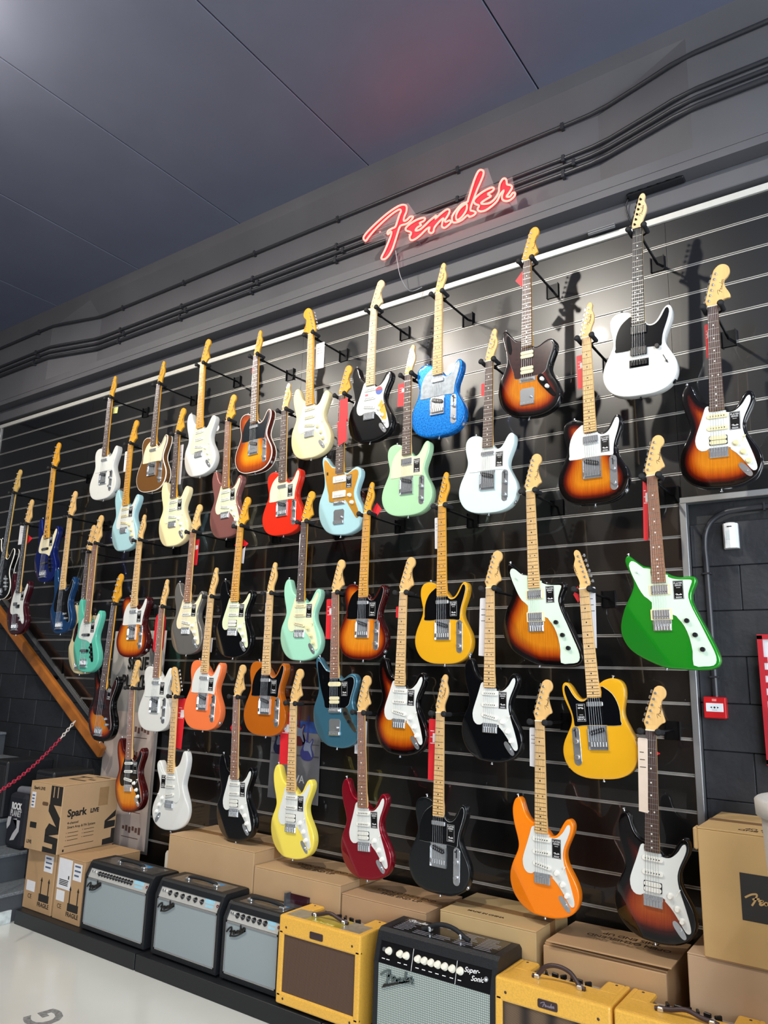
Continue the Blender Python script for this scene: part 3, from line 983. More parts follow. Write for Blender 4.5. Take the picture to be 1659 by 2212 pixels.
def tuner_mesh(bass, mir):
    mb = MB()
    k = 1.5 if bass else 1.0
    mb.cyl((0, -0.0035, 0), (0, -0.0052, 0), 0.0054 * k, n=10)
    mb.cyl((0, -0.005, 0), (0, -0.0125 * k, 0), 0.0032 * k, 0.0034 * k, n=10)
    mb.box(-0.007 * k, 0.008 * k, 0.0112, 0.021, -0.009 * k, 0.009 * k, bev=0.002)
    mb.cyl((-0.006, 0.016, 0), (-0.017 * k, 0.016, 0), 0.0018 * k, n=8)
    if bass:
        mb.box(-0.044, -0.026, 0.0145, 0.0175, -0.014, 0.014, bev=0.0012)
    else:
        mb.box(-0.027, -0.0165, 0.0125, 0.0195, -0.0075, 0.0075, bev=0.0025)
    if mir:
        mb.mirror()
    return mb.mesh('tuning_peg')


def rrect(w, h, r, n=4):
    pts = []
    for cx, cz, a0 in ((w / 2 - r, h / 2 - r, 0), (-w / 2 + r, h / 2 - r, PI / 2), (-w / 2 + r, -h / 2 + r, PI), (w / 2 - r, -h / 2 + r, 1.5 * PI)):
        for i in range(n + 1):
            a = a0 + PI / 2 * i / n
            pts.append((cx + r * math.cos(a), cz + r * math.sin(a)))
    return pts


def slab_mesh(w, h, r, y0, y1, top=0.0008, name='plate'):
    """rounded plate with a softened front edge"""
    mb = MB()
    p = rrect(w, h, r)
    q = rrect(w - 2 * top, h - 2 * top, max(r - top, 0.0003))
    n = len(p)
    vs = [(x, y0, z) for x, z in q] + [(x, y0 + top, z) for x, z in p] + [(x, y1, z) for x, z in p]
    fs = [(k * n + i, (k + 1) * n + i, (k + 1) * n + (i + 1) % n, k * n + (i + 1) % n) for k in range(2) for i in range(n)]
    fs.append(tuple(range(n)))
    mb.add(vs, fs)
    return mb.mesh(name)


def poles_mesh(n=6, sp=0.0105, y=-0.0086):
    mb = MB()
    for i in range(n):
        x = (i - (n - 1) / 2) * sp
        mb.cyl((x, y - 0.0006, 0), (x, y + 0.001, 0), 0.0024, n=8)
    return mb.mesh('pole_pieces')


def strat_bridge():
    mb = MB().box(-0.038, 0.038, -0.0035, 0.0, 0.008, 0.026, bev=0.001)
    mb.box(-0.037, 0.037, -0.006, 0.0, -0.018, 0.010, bev=0.001)
    for i in range(6):
        x = (i - 2.5) * 0.0115
        mb.box(x - 0.0050, x + 0.0050, -0.0105, -0.005, -0.016, 0.010, bev=0.0008)
        mb.cyl((x, -0.005, 0.018), (x, -0.0055, 0.018), 0.0032, n=8)
    return mb.mesh('bridge')


def tele_bridge():
    mb = MB().box(-0.042, 0.042, -0.0015, 0.0, -0.034, 0.064)
    mb.box(-0.042, -0.0405, -0.0085, 0.0, -0.034, 0.050).box(0.0405, 0.042, -0.0085, 0.0, -0.034, 0.050)
    mb.box(-0.042, 0.042, -0.0085, 0.0, -0.0355, -0.034)
    for i in range(6):
        x = (i - 2.5) * 0.0125
        mb.box(x - 0.0055, x + 0.0055, -0.0105, -0.003, -0.022, -0.002, bev=0.0008)
    return mb.mesh('bridge')


def hard_bridge():
    mb = MB().box(-0.042, 0.042, -0.0025, 0.0, -0.020, 0.016, bev=0.0008)
    for i in range(6):
        x = (i - 2.5) * 0.0125
        mb.box(x - 0.0055, x + 0.0055, -0.0105, -0.002, -0.014, 0.010, bev=0.0008)
    return mb.mesh('bridge')


def bass_bridge():
    mb = MB().box(-0.038, 0.038, -0.003, 0.0, -0.030, 0.026, bev=0.001).box(-0.038, 0.038, -0.012, 0.0, -0.031, -0.027)
    for i in range(4):
        x = (i - 1.5) * 0.018
        mb.cyl((x, -0.009, -0.012), (x, -0.009, 0.012), 0.0065, n=8)
    return mb.mesh('bridge')


def jm_bridge():
    mb = MB().box(-0.043, 0.043, -0.004, 0.0, -0.012, 0.012, bev=0.002)
    for i in range(6):
        x = (i - 2.5) * 0.0115
        mb.cyl((x - 0.0045, -0.010, 0), (x + 0.0045, -0.010, 0), 0.0055, n=8)
    return mb.mesh('bridge')


def jm_tail():
    mb = MB().prism([(-0.030, 0.040), (0.030, 0.040), (0.038, 0.030), (0.036, -0.046), (-0.036, -0.046), (-0.038, 0.030)], -0.002, 0.0)
    mb.box(-0.036, 0.036, -0.010, -0.002, -0.044, -0.026, bev=0.002)
    for i in range(6):
        x = (i - 2.5) * 0.0115
        mb.cyl((x, -0.011, -0.035), (x, -0.009, -0.035), 0.0036, n=8)
    mb.cyl((0.018, -0.003, -0.005), (0.018, -0.012, -0.005), 0.006, n=10)
    return mb.mesh('tailpiece')


def strings_mesh(t):
    br, nut, heel, th, ns, nf = DIM[t]
    mb = MB()
    for i in range(ns):
        k = (i - (ns - 1) / 2) / ((ns - 1) / 2)
        x0, x1 = k * 0.0265, k * 0.0175
        r = 0.0008 - 0.0003 * i / (ns - 1) if ns == 6 else 0.0013 - 0.0005 * i / 3
        mb.cyl((x0, -0.0125, br / 1000), (x1, -0.0165, nut / 1000), r, n=4, caps=False)
    return mb.mesh('strings')


def jack_oval():
    pts = [(0.036 * math.cos(a), 0.0145 * math.sin(a) * (1 + 0.15 * math.cos(2 * a))) for a in np.linspace(0, 2 * PI, 20, endpoint=False)]
    mb = MB().prism(pts, -0.0025, 0.0)
    mb.prism([(0.022 * math.cos(a), 0.010 * math.sin(a)) for a in np.linspace(0, 2 * PI, 14, endpoint=False)], -0.0035, -0.002)
    mb.cyl((0.004, -0.008, 0), (0.004, -0.002, 0), 0.0062, n=10)
    return mb.mesh('jack_plate')


def knob_mesh(kind):
    mb = MB()
    if kind == 'strat':
        mb.lathe([(0.0125, 0.0), (0.0125, 0.003), (0.0095, 0.007), (0.0088, 0.013), (0.0078, 0.0145)], axis='y', n=14)
    else:
        mb.lathe([(0.0095, 0.0), (0.0098, 0.014), (0.0088, 0.0155)], axis='y', n=14)
    return mb.mesh('knob')


def sticker(parent, x, z, w=0.041, h=0.077, flip=False, y=-0.0029):
    s = ob('label_sticker', cached(('stk', w, h), lambda: MB().box(-w / 2, w / 2, -0.0003, 0.0, -h / 2, h / 2).mesh('label_sticker')), STICK, parent, loc=(x, y, z), rot=(0, PI if flip else 0, 0))

    def pr():
        mb = logo_mb(w * 0.62, w * 0.035, 0.0002, ox=-w * 0.31, oz=-h * 0.30)
        for k, (a, b) in enumerate(((-0.34, 0.34), (-0.34, 0.30), (-0.2, 0.2), (-0.3, 0.3), (-0.28, 0.28))):
            zz = (0.40, 0.335, 0.12, -0.375, -0.42)[k] * h
            if k in (2, 3, 4):
                mb.box(a * w, b * w, -0.0002, 0.0, zz - h * 0.008, zz + h * 0.008)
        mb.box(-w * 0.46, -w * 0.445, -0.0002, 0, -h * 0.47, h * 0.47).box(w * 0.445, w * 0.46, -0.0002, 0, -h * 0.47, h * 0.47)
        mb.box(-w * 0.46, w * 0.46, -0.0002, 0, h * 0.462, h * 0.47).box(-w * 0.46, w * 0.46, -0.0002, 0, -h * 0.47, -h * 0.462)
        return mb.mesh('print')
    ob('print', cached(('stkp', w, h), pr), INK_W, s, loc=(0, -0.0003, 0))
    ob('print', text_mesh('PLAYER', w * 0.24), INK_W, s, loc=(0, -0.0004, h * 0.36), rot=(PI / 2, 0, 0))
    ob('print', text_mesh('SERIES', w * 0.24), INK_W, s, loc=(0, -0.0004, h * 0.24), rot=(PI / 2, 0, 0))
    return s


def single(g, z, m, rot=0.0, x=0.0, w=0.084, h=0.0175, poles=True):
    p = ob('pickup', cached(('sc', w, h), lambda: slab_mesh(w, h, h * 0.48, -0.0085, 0.0, name='pickup')), m, g, loc=(x, 0, z), rot=(0, rot, 0))
    if poles:
        ob('pole_pieces', cached('poles', poles_mesh), CHROME if m is PUB else BLKMET, p, kind='stuff')


def humb(g, z, m, ring=None, x=0.0):
    """open twin-coil pickup on a dark base plate"""
    p = ob('pickup', cached('hbase', lambda: slab_mesh(0.071, 0.040, 0.004, -0.0045, 0.0, name='pickup')), ring or PUB, g, loc=(x, 0, z))
    for dz in (-0.0098, 0.0098):
        c = ob('coil', cached('coil', lambda: slab_mesh(0.067, 0.0175, 0.008, -0.0095, -0.003, name='coil')), m, p, loc=(0, 0, dz))


def covered(g, z, m=CHROME, w=0.070, h=0.038, ring=None):
    if ring:
        ob('pickup_ring', cached('pring', lambda: slab_mesh(0.088, 0.045, 0.003, -0.0048, 0.0, name='pickup_ring')), ring, g, loc=(0, 0, z))
    p = ob('pickup', cached(('cov', w, h), lambda: slab_mesh(w, h, 0.004, -0.0105, 0.0, top=0.0015, name='pickup')), m, g, loc=(0, 0, z))
    if h > 0.03:
        ob('pole_pieces', cached('polesH', lambda: poles_mesh(y=-0.0106)), BLKMET, p, loc=(0, 0, -0.009), kind='stuff')


def guitar(name, label, t, xn, zn, tilt, sc, fin, guard, neck, board, pu, head=None, mir=False, rhead=False, knobs='w', hw=None,
           stick=True, binding=False, y=-0.33, group='guitars on the slat wall', blocks=False, cat='guitar'):
    br, nut, heel, th, ns, nf = DIM[t]
    hw = hw or CHROME
    sg = -1 if mir else 1
    tl = math.radians(tilt)
    L = nut / 1000 * sc
    # root at the strap-pin end, tilted so that the nut lies at (xn, zn)
    root = thing(name, label, cat, (xn + L * math.sin(tl), y, zn - L * math.cos(tl)), (0, -tl, 0), group)
    root.scale = (sc, sc, sc)
    soft = t != 'T'
    b = ob('body', cached(('body', t, mir), lambda: body_mesh(t, mir, soft)), FIN[fin], root)
    if binding:
        poly = ccw(spline(mm(OUT[t]), 3))

        def bind():
            mb = MB()
            n = len(poly)
            for y0, y1 in ((0.0, 0.0062), (0.0388, 0.045)):
                o_ = inset(poly, -0.0006)
                i_ = inset(poly, 0.0034)
                vs = [(x, y0 - 0.0004, z) for x, z in o_] + [(x, y1, z) for x, z in o_] + [(x, y0 - 0.0004, z) for x, z in i_]
                mb.add(vs, [(i, n + i, n + (i + 1) % n, (i + 1) % n) for i in range(n)] + [(2 * n + i, i, (i + 1) % n, 2 * n + (i + 1) % n) for i in range(n)], True)
            return mb.mesh('binding')
        ob('binding', cached(('bind', t), bind), BIND, b)
    nk = ob('neck', cached(('neck', t), lambda: neck_mesh(t)), neck, root)
    fb = ob('fretboard', cached(('board', t), lambda: board_mesh(t)), board, root)
    dark = board not in (MAPLE, MAPLEP, AMBER)
    ob('frets', cached(('frets', t), lambda: frets_mesh(t)), FRET if dark else FRETD, fb, kind='stuff')
    ob('inlays', cached(('inl', t, blocks), lambda: inlay_mesh(t, blocks)), DOTW if dark else DOTB, fb, kind='stuff')
    ob('nut', cached(('nut', ns), lambda: MB().box(-0.0212, 0.0212, -0.0155, -0.007, -0.0005, 0.004, bev=0.0006).mesh('nut')), BONE if hw is CHROME else BLKMET, root, loc=(0, 0, nut / 1000))
    # headstock with pegs
    hk = head or ('P' if ns == 4 else 'T' if t == 'T' else 'S')
    hm = mir != rhead
    hs = ob('headstock', cached(('head', hk, nut, hm), lambda: head_mesh(hk, nut, hm)), neck, root)
    hx = -1 if hm else 1
    a0, a1 = {'S': ((-15, 32), (19, 152)), 'C': ((-16, 32), (16, 152)), 'T': ((-14, 30), (14, 150)), 'P': ((-20, 44), (8, 172))}[hk]
    npg = ns
    tm = cached(('tuner', ns == 4, hm), lambda: tuner_mesh(ns == 4, hm))
    for i in range(npg):
        k = i / (npg - 1)
        ang = math.atan2(a1[0] - a0[0], a1[1] - a0[1])
        ob('tuning_peg', tm, hw, hs, loc=(hx * (a0[0] + (a1[0] - a0[0]) * k) / 1000, 0, (nut + a0[1] + (a1[1] - a0[1]) * k) / 1000), rot=(0, hx * ang, 0))
    if hk != 'P':
        lg = cached(('hlogo', hk == 'C'), lambda: logo_mb(0.055 if hk != 'C' else 0.07, 0.0014, 0.0002).mesh('brand_decal'))
        ob('brand_decal', lg, INK_D, hs, loc=(0.036 * hx if hk != 'T' else 0.020 * hx, -0.0036, (nut + (50 if hk != 'T' else 62)) / 1000), rot=(0, -PI / 2 + (0.25 if hx > 0 else -0.25), 0))
    else:
        ob('brand_decal', cached('hlogoP', lambda: logo_mb(0.06, 0.0016, 0.0002).mesh('brand_decal')), INK_D, hs, loc=(0.034, -0.0036, (nut + 62) / 1000), rot=(0, -PI / 2 + 0.2, 0))
    # pickguard
    gm = GRD[guard] if guard else None
    if gm:
        gp = mm(GUARD[t])
        pg = ob('pickguard', cached(('guard', t, mir), lambda: (lambda q: (q.mirror() if mir else q).mesh('pickguard'))(MB().prism(ccw(spline(gp, 2)), -0.0028, -0.0012))), gm, root)
        ob('pickguard_edge', cached(('guarde', t, mir), lambda: (lambda q: (q.mirror() if mir else q).mesh('pickguard_edge'))(MB().prism(inset(ccw(spline(gp, 2)), -0.0009), -0.0012, 0.0004))),
           GRD['white'] if guard in ('black', 'tort', 'dark') else gm, pg)
    km = {'w': KNW, 'c': KNC, 'b': KNB, 'm': hw}[knobs]
    sk = cached('kstrat', lambda: knob_mesh('strat'))
    mk = cached('kmetal', lambda: knob_mesh('metal'))
    puc = {'w': PUW, 'c': PUC, 'b': PUB, 'm': PUW}[knobs]
    Y0 = -0.0026
    if t == 'S':
        zs = (0.307, 0.255)
        for z in zs:
            single(root, z, puc, 0.0)
        if pu == 'hss':
            humb(root, 0.203, puc)
        else:
            single(root, 0.203, puc, math.radians(10) * sg)
        for x, z in ((0.066, 0.183), (0.092, 0.142), (0.110, 0.102)):
            ob('knob', sk, km, root, loc=(sg * x, Y0, z))
        ob('selector_switch', cached('sw', lambda: MB().box(-0.0015, 0.0015, -0.001, 0.0, -0.016, 0.016).box(-0.0025, 0.0025, -0.012, 0.0, 0.004, 0.009, bev=0.0008).mesh('selector_switch')), km, root, loc=(sg * 0.096, Y0, 0.200), rot=(0, sg * math.radians(30), 0))
        ob('bridge', cached('sbr', strat_bridge), hw, root, loc=(0, 0, br / 1000 - 0.005))
        ob('jack_plate', cached('jack', jack_oval), hw, root, loc=(sg * 0.098, 0.0, 0.068), rot=(0, sg * math.radians(52), 0))
        if stick:
            sticker(root, sg * 0.066, 0.279, flip=mir)
    elif t == 'T':
        ob('bridge', cached('tbr', tele_bridge) if pu != 'hh' else cached('hbr', hard_bridge), hw, root, loc=(0, 0, br / 1000))
        if pu != 'hh':
            single(root, 0.192, PUB, math.radians(16) * sg, w=0.068, h=0.020)
        if pu == 't':
            covered(root, 0.305, CHROME, 0.072, 0.019)
        elif pu == 'th':
            covered(root, 0.298, CHROME)
        else:
            covered(root, 0.306, PUB)
            covered(root, 0.205, PUB)
        if pu != 'hh':
            cp = ob('control_plate', cached('ctl', lambda: slab_mesh(0.034, 0.160, 0.0165, -0.0022, 0.0, name='control_plate')), hw, root, loc=(sg * 0.096, 0, 0.132))
            for z in (0.020, -0.045):
                ob('knob', mk, hw, cp, loc=(0, -0.002, z))
            ob('selector_switch', cached('tsw', lambda: MB().box(-0.002, 0.002, -0.003, 0, -0.018, 0.018).cyl((0, 0, 0.006), (0, -0.014, 0.010), 0.0018, 0.0038, n=8).mesh('selector_switch')), KNB, cp, loc=(0, -0.002, 0.055))
        else:
            ob('knob', mk, KNB, root, loc=(sg * 0.080, -0.001, 0.212))
            ob('selector_switch', cached('tsw2', lambda: MB().box(-0.0015, 0.0015, -0.001, 0.0, -0.022, 0.022).cyl((0, 0, -0.014), (0, -0.010, -0.014), 0.004, n=8).mesh('selector_switch')), KNB, root, loc=(sg * 0.112, 0, 0.150), rot=(0, -0.45, 0))
        ob('jack_socket', cached('tj', lambda: MB().cyl((0, 0, 0), (0.006, 0, 0), 0.011, 0.010, n=14).cyl((0.005, 0, 0), (0.008, 0, 0), 0.006, n=10).mesh('jack_socket')), hw, root, loc=(sg * 0.142, 0.0225, 0.048), rot=(0, (0.65 if sg > 0 else PI - 0.65), 0))
        if stick:
            sticker(root, sg * 0.064, 0.270, flip=mir)
    elif t in 'JG':
        ob('bridge', cached('jbr', jm_bridge), hw, root, loc=(0, 0, br / 1000))
        ob('tailpiece', cached('jtl', jm_tail), hw, root, loc=(0, 0, 0.108))
        if t == 'J':
            for z in (0.325, 0.236):
                covered(root, z, PUW, 0.092, 0.039)
            for x, z in ((0.074, 0.222), (0.092, 0.178)):
                ob('knob', sk, KNW, root, loc=(x, Y0, z))
            ob('selector_switch', cached('jsw', lambda: MB().box(-0.004, 0.004, -0.004, 0.0, -0.008, 0.008).mesh('selector_switch')), KNB, root, loc=(-0.092, Y0, 0.37))
        else:
            if pu == 'jaghh':
                humb(root, 0.322, PUC)
                humb(root, 0.240, PUC)
                ctl = GRD['black']
            else:
                single(root, 0.330, PUC, w=0.086, h=0.024, poles=False)
                humb(root, 0.246, PUC)
                ctl = mat('champagne_steel', '9d9580', rough=0.25, metal=0.9, noise=0.04)
            pl_ = [(52, 196), (66, 210), (84, 202), (100, 172), (122, 132), (140, 104), (146, 88), (136, 82), (118, 96), (84, 136), (58, 170)]
            cp = ob('control_plate', cached('jctl', lambda: MB().prism(ccw(spline(mm(pl_), 2)), -0.002, 0.0).mesh('control_plate')), ctl, root)
            for x, z in ((0.080, 0.178), (0.106, 0.136)):
                ob('knob', mk, KNB if pu != 'jaghh' else KNW, cp, loc=(x, -0.002, z))
            up_ = [(-112, 438), (-98, 440), (-88, 400), (-82, 360), (-88, 340), (-100, 350), (-110, 390)]
            ob('rhythm_plate', cached('jup', lambda: MB().prism(ccw(spline(mm(up_), 2)), -0.0040, -0.0026).mesh('rhythm_plate')), ctl if pu == 'jaghh' else GRD['black'], root)
        if stick:
            sticker(root, 0.066, 0.305)
    elif t == 'M':
        ob('bridge', cached('sbr', strat_bridge), hw, root, loc=(0, 0, br / 1000))
        covered(root, 0.318, CHROME, ring=PUC)
        covered(root, 0.215, CHROME, ring=PUC)
        for x, z in ((0.100, 0.186), (0.128, 0.128), (0.152, 0.070)):
            ob('knob', mk, KNB, root, loc=(x, Y0, z))
        ob('selector_switch', cached('msw', lambda: MB().cyl((0, 0, 0), (0, -0.012, 0.003), 0.0045, 0.003, n=8).mesh('selector_switch')), CHROME, root, loc=(-0.088, Y0, 0.396))
        sticker(root, 0.074, 0.314)
    else:
        ob('bridge', cached('bbr', bass_bridge), hw, root, loc=(0, 0, br / 1000))
        if t == 'P':
            for dx, dz in ((-0.021, 0.006), (0.021, -0.014)):
                ob('pickup', cached('pb', lambda: slab_mesh(0.052, 0.027, 0.003, -0.0095, 0.0, name='pickup')), PUB, root, loc=(dx, 0, 0.245 + dz))
            for x, z in ((0.066, 0.150), (0.088, 0.115)):
                ob('knob', mk, hw, root, loc=(x, Y0, z))
        else:
            for z in (0.262, 0.150):
                single(root, z, PUB, w=0.094, h=0.019)
            pl_ = [(56, 198), (70, 204), (82, 190), (98, 140), (112, 90), (110, 74), (96, 72), (84, 90), (66, 150)]
            cp = ob('control_plate', cached('bctl', lambda: MB().prism(ccw(spline(mm(pl_), 2)), -0.002, 0.0).mesh('control_plate')), GRD['black'] if knobs == 'b' else hw, root)
            for x, z in ((0.078, 0.172), (0.088, 0.138), (0.096, 0.106)):
                ob('knob', mk, hw if knobs != 'b' else KNB, cp, loc=(x, -0.002, z))
        if stick:
            sticker(root, 0.068, 0.316)
    ob('strings', cached(('str', t), lambda: strings_mesh(t)), STRING, root, kind='stuff')
    sp_ = cached('strap', lambda: MB().cyl((0, 0, 0), (0, 0, -0.009), 0.0035, n=10).cyl((0, 0, -0.008), (0, 0, -0.013), 0.0055, 0.0068, n=10).mesh('strap_button'))
    ob('strap_button', sp_, hw, root, loc=(0, 0.022, 0.001))
    hx_, hz_, ha = {'S': (-0.119, 0.466, 2.9), 'T': (-0.080, 0.409, 3.1), 'J': (-0.126, 0.476, 2.8), 'G': (-0.126, 0.476, 2.8), 'M': (-0.127, 0.473, 2.8), 'P': (-0.124, 0.515, 2.9), 'B': (-0.120, 0.523, 2.9)}[t]
    ob('strap_button', sp_, hw, root, loc=(sg * hx_, 0.022, hz_), rot=(0, PI + (0.25 if sg > 0 else -0.25) * -1, 0))
    hanger(xn, zn, name, label, y + 0.33)
    return root


SH = {}


def short(name, label):
    return SH[label]


def hanger(x, z, name, label, dy=0.0):
    h = thing('guitar_hanger', 'black wall hanger arm holding the ' + short(name, label), 'hanger', (x, dy, z - 0.006), group='hangers for the guitars')
    ym = cached('yoke', lambda: MB().tube(spline([(-0.031, -0.345, 0.002), (-0.033, -0.318, 0.0), (-0.026, -0.296, -0.002), (0.0, -0.288, -0.004), (0.026, -0.296, -0.002), (0.033, -0.318, 0.0), (0.031, -0.345, 0.002)], 3, closed=False), 0.0048, n=8).mesh('yoke'))
    ob('yoke', ym, BLKMET, h)
    pm_ = cached('prong', lambda: MB().tube([(0, -0.300, 0), (0, -0.320, 0), (0, -0.340, 0.001), (0, -0.362, 0.003)], 0.0105, n=10).lathe([(0.011, 0.0), (0.0145, 0.004), (0.0145, 0.010), (0.008, 0.015)], (0, -0.358, 0.003), axis='y', n=10).mesh('prong'))
    for s in (-1, 1):
        ob('prong', pm_, RUBBER, h, loc=(s * 0.0355, 0.0, 0))
    ob('arm', cached('arm', lambda: MB().cyl((0, -0.290, -0.004), (0, 0.0, -0.004), 0.0062, n=10).lathe([(0.008, 0.0), (0.0095, 0.012), (0.0095, 0.03), (0.007, 0.036)], (0, -0.262, -0.004), axis='y', n=10).mesh('arm')), BLKMET, h)
    ob('wall_plate', cached('wplate', lambda: MB().box(-0.030, 0.030, -0.006, -0.0015, -0.046, 0.034, bev=0.001).box(-0.034, -0.030, -0.016, -0.0015, -0.046, 0.034).box(0.030, 0.034, -0.016, -0.0015, -0.046, 0.034).mesh('wall_plate')), BLKMET, h)

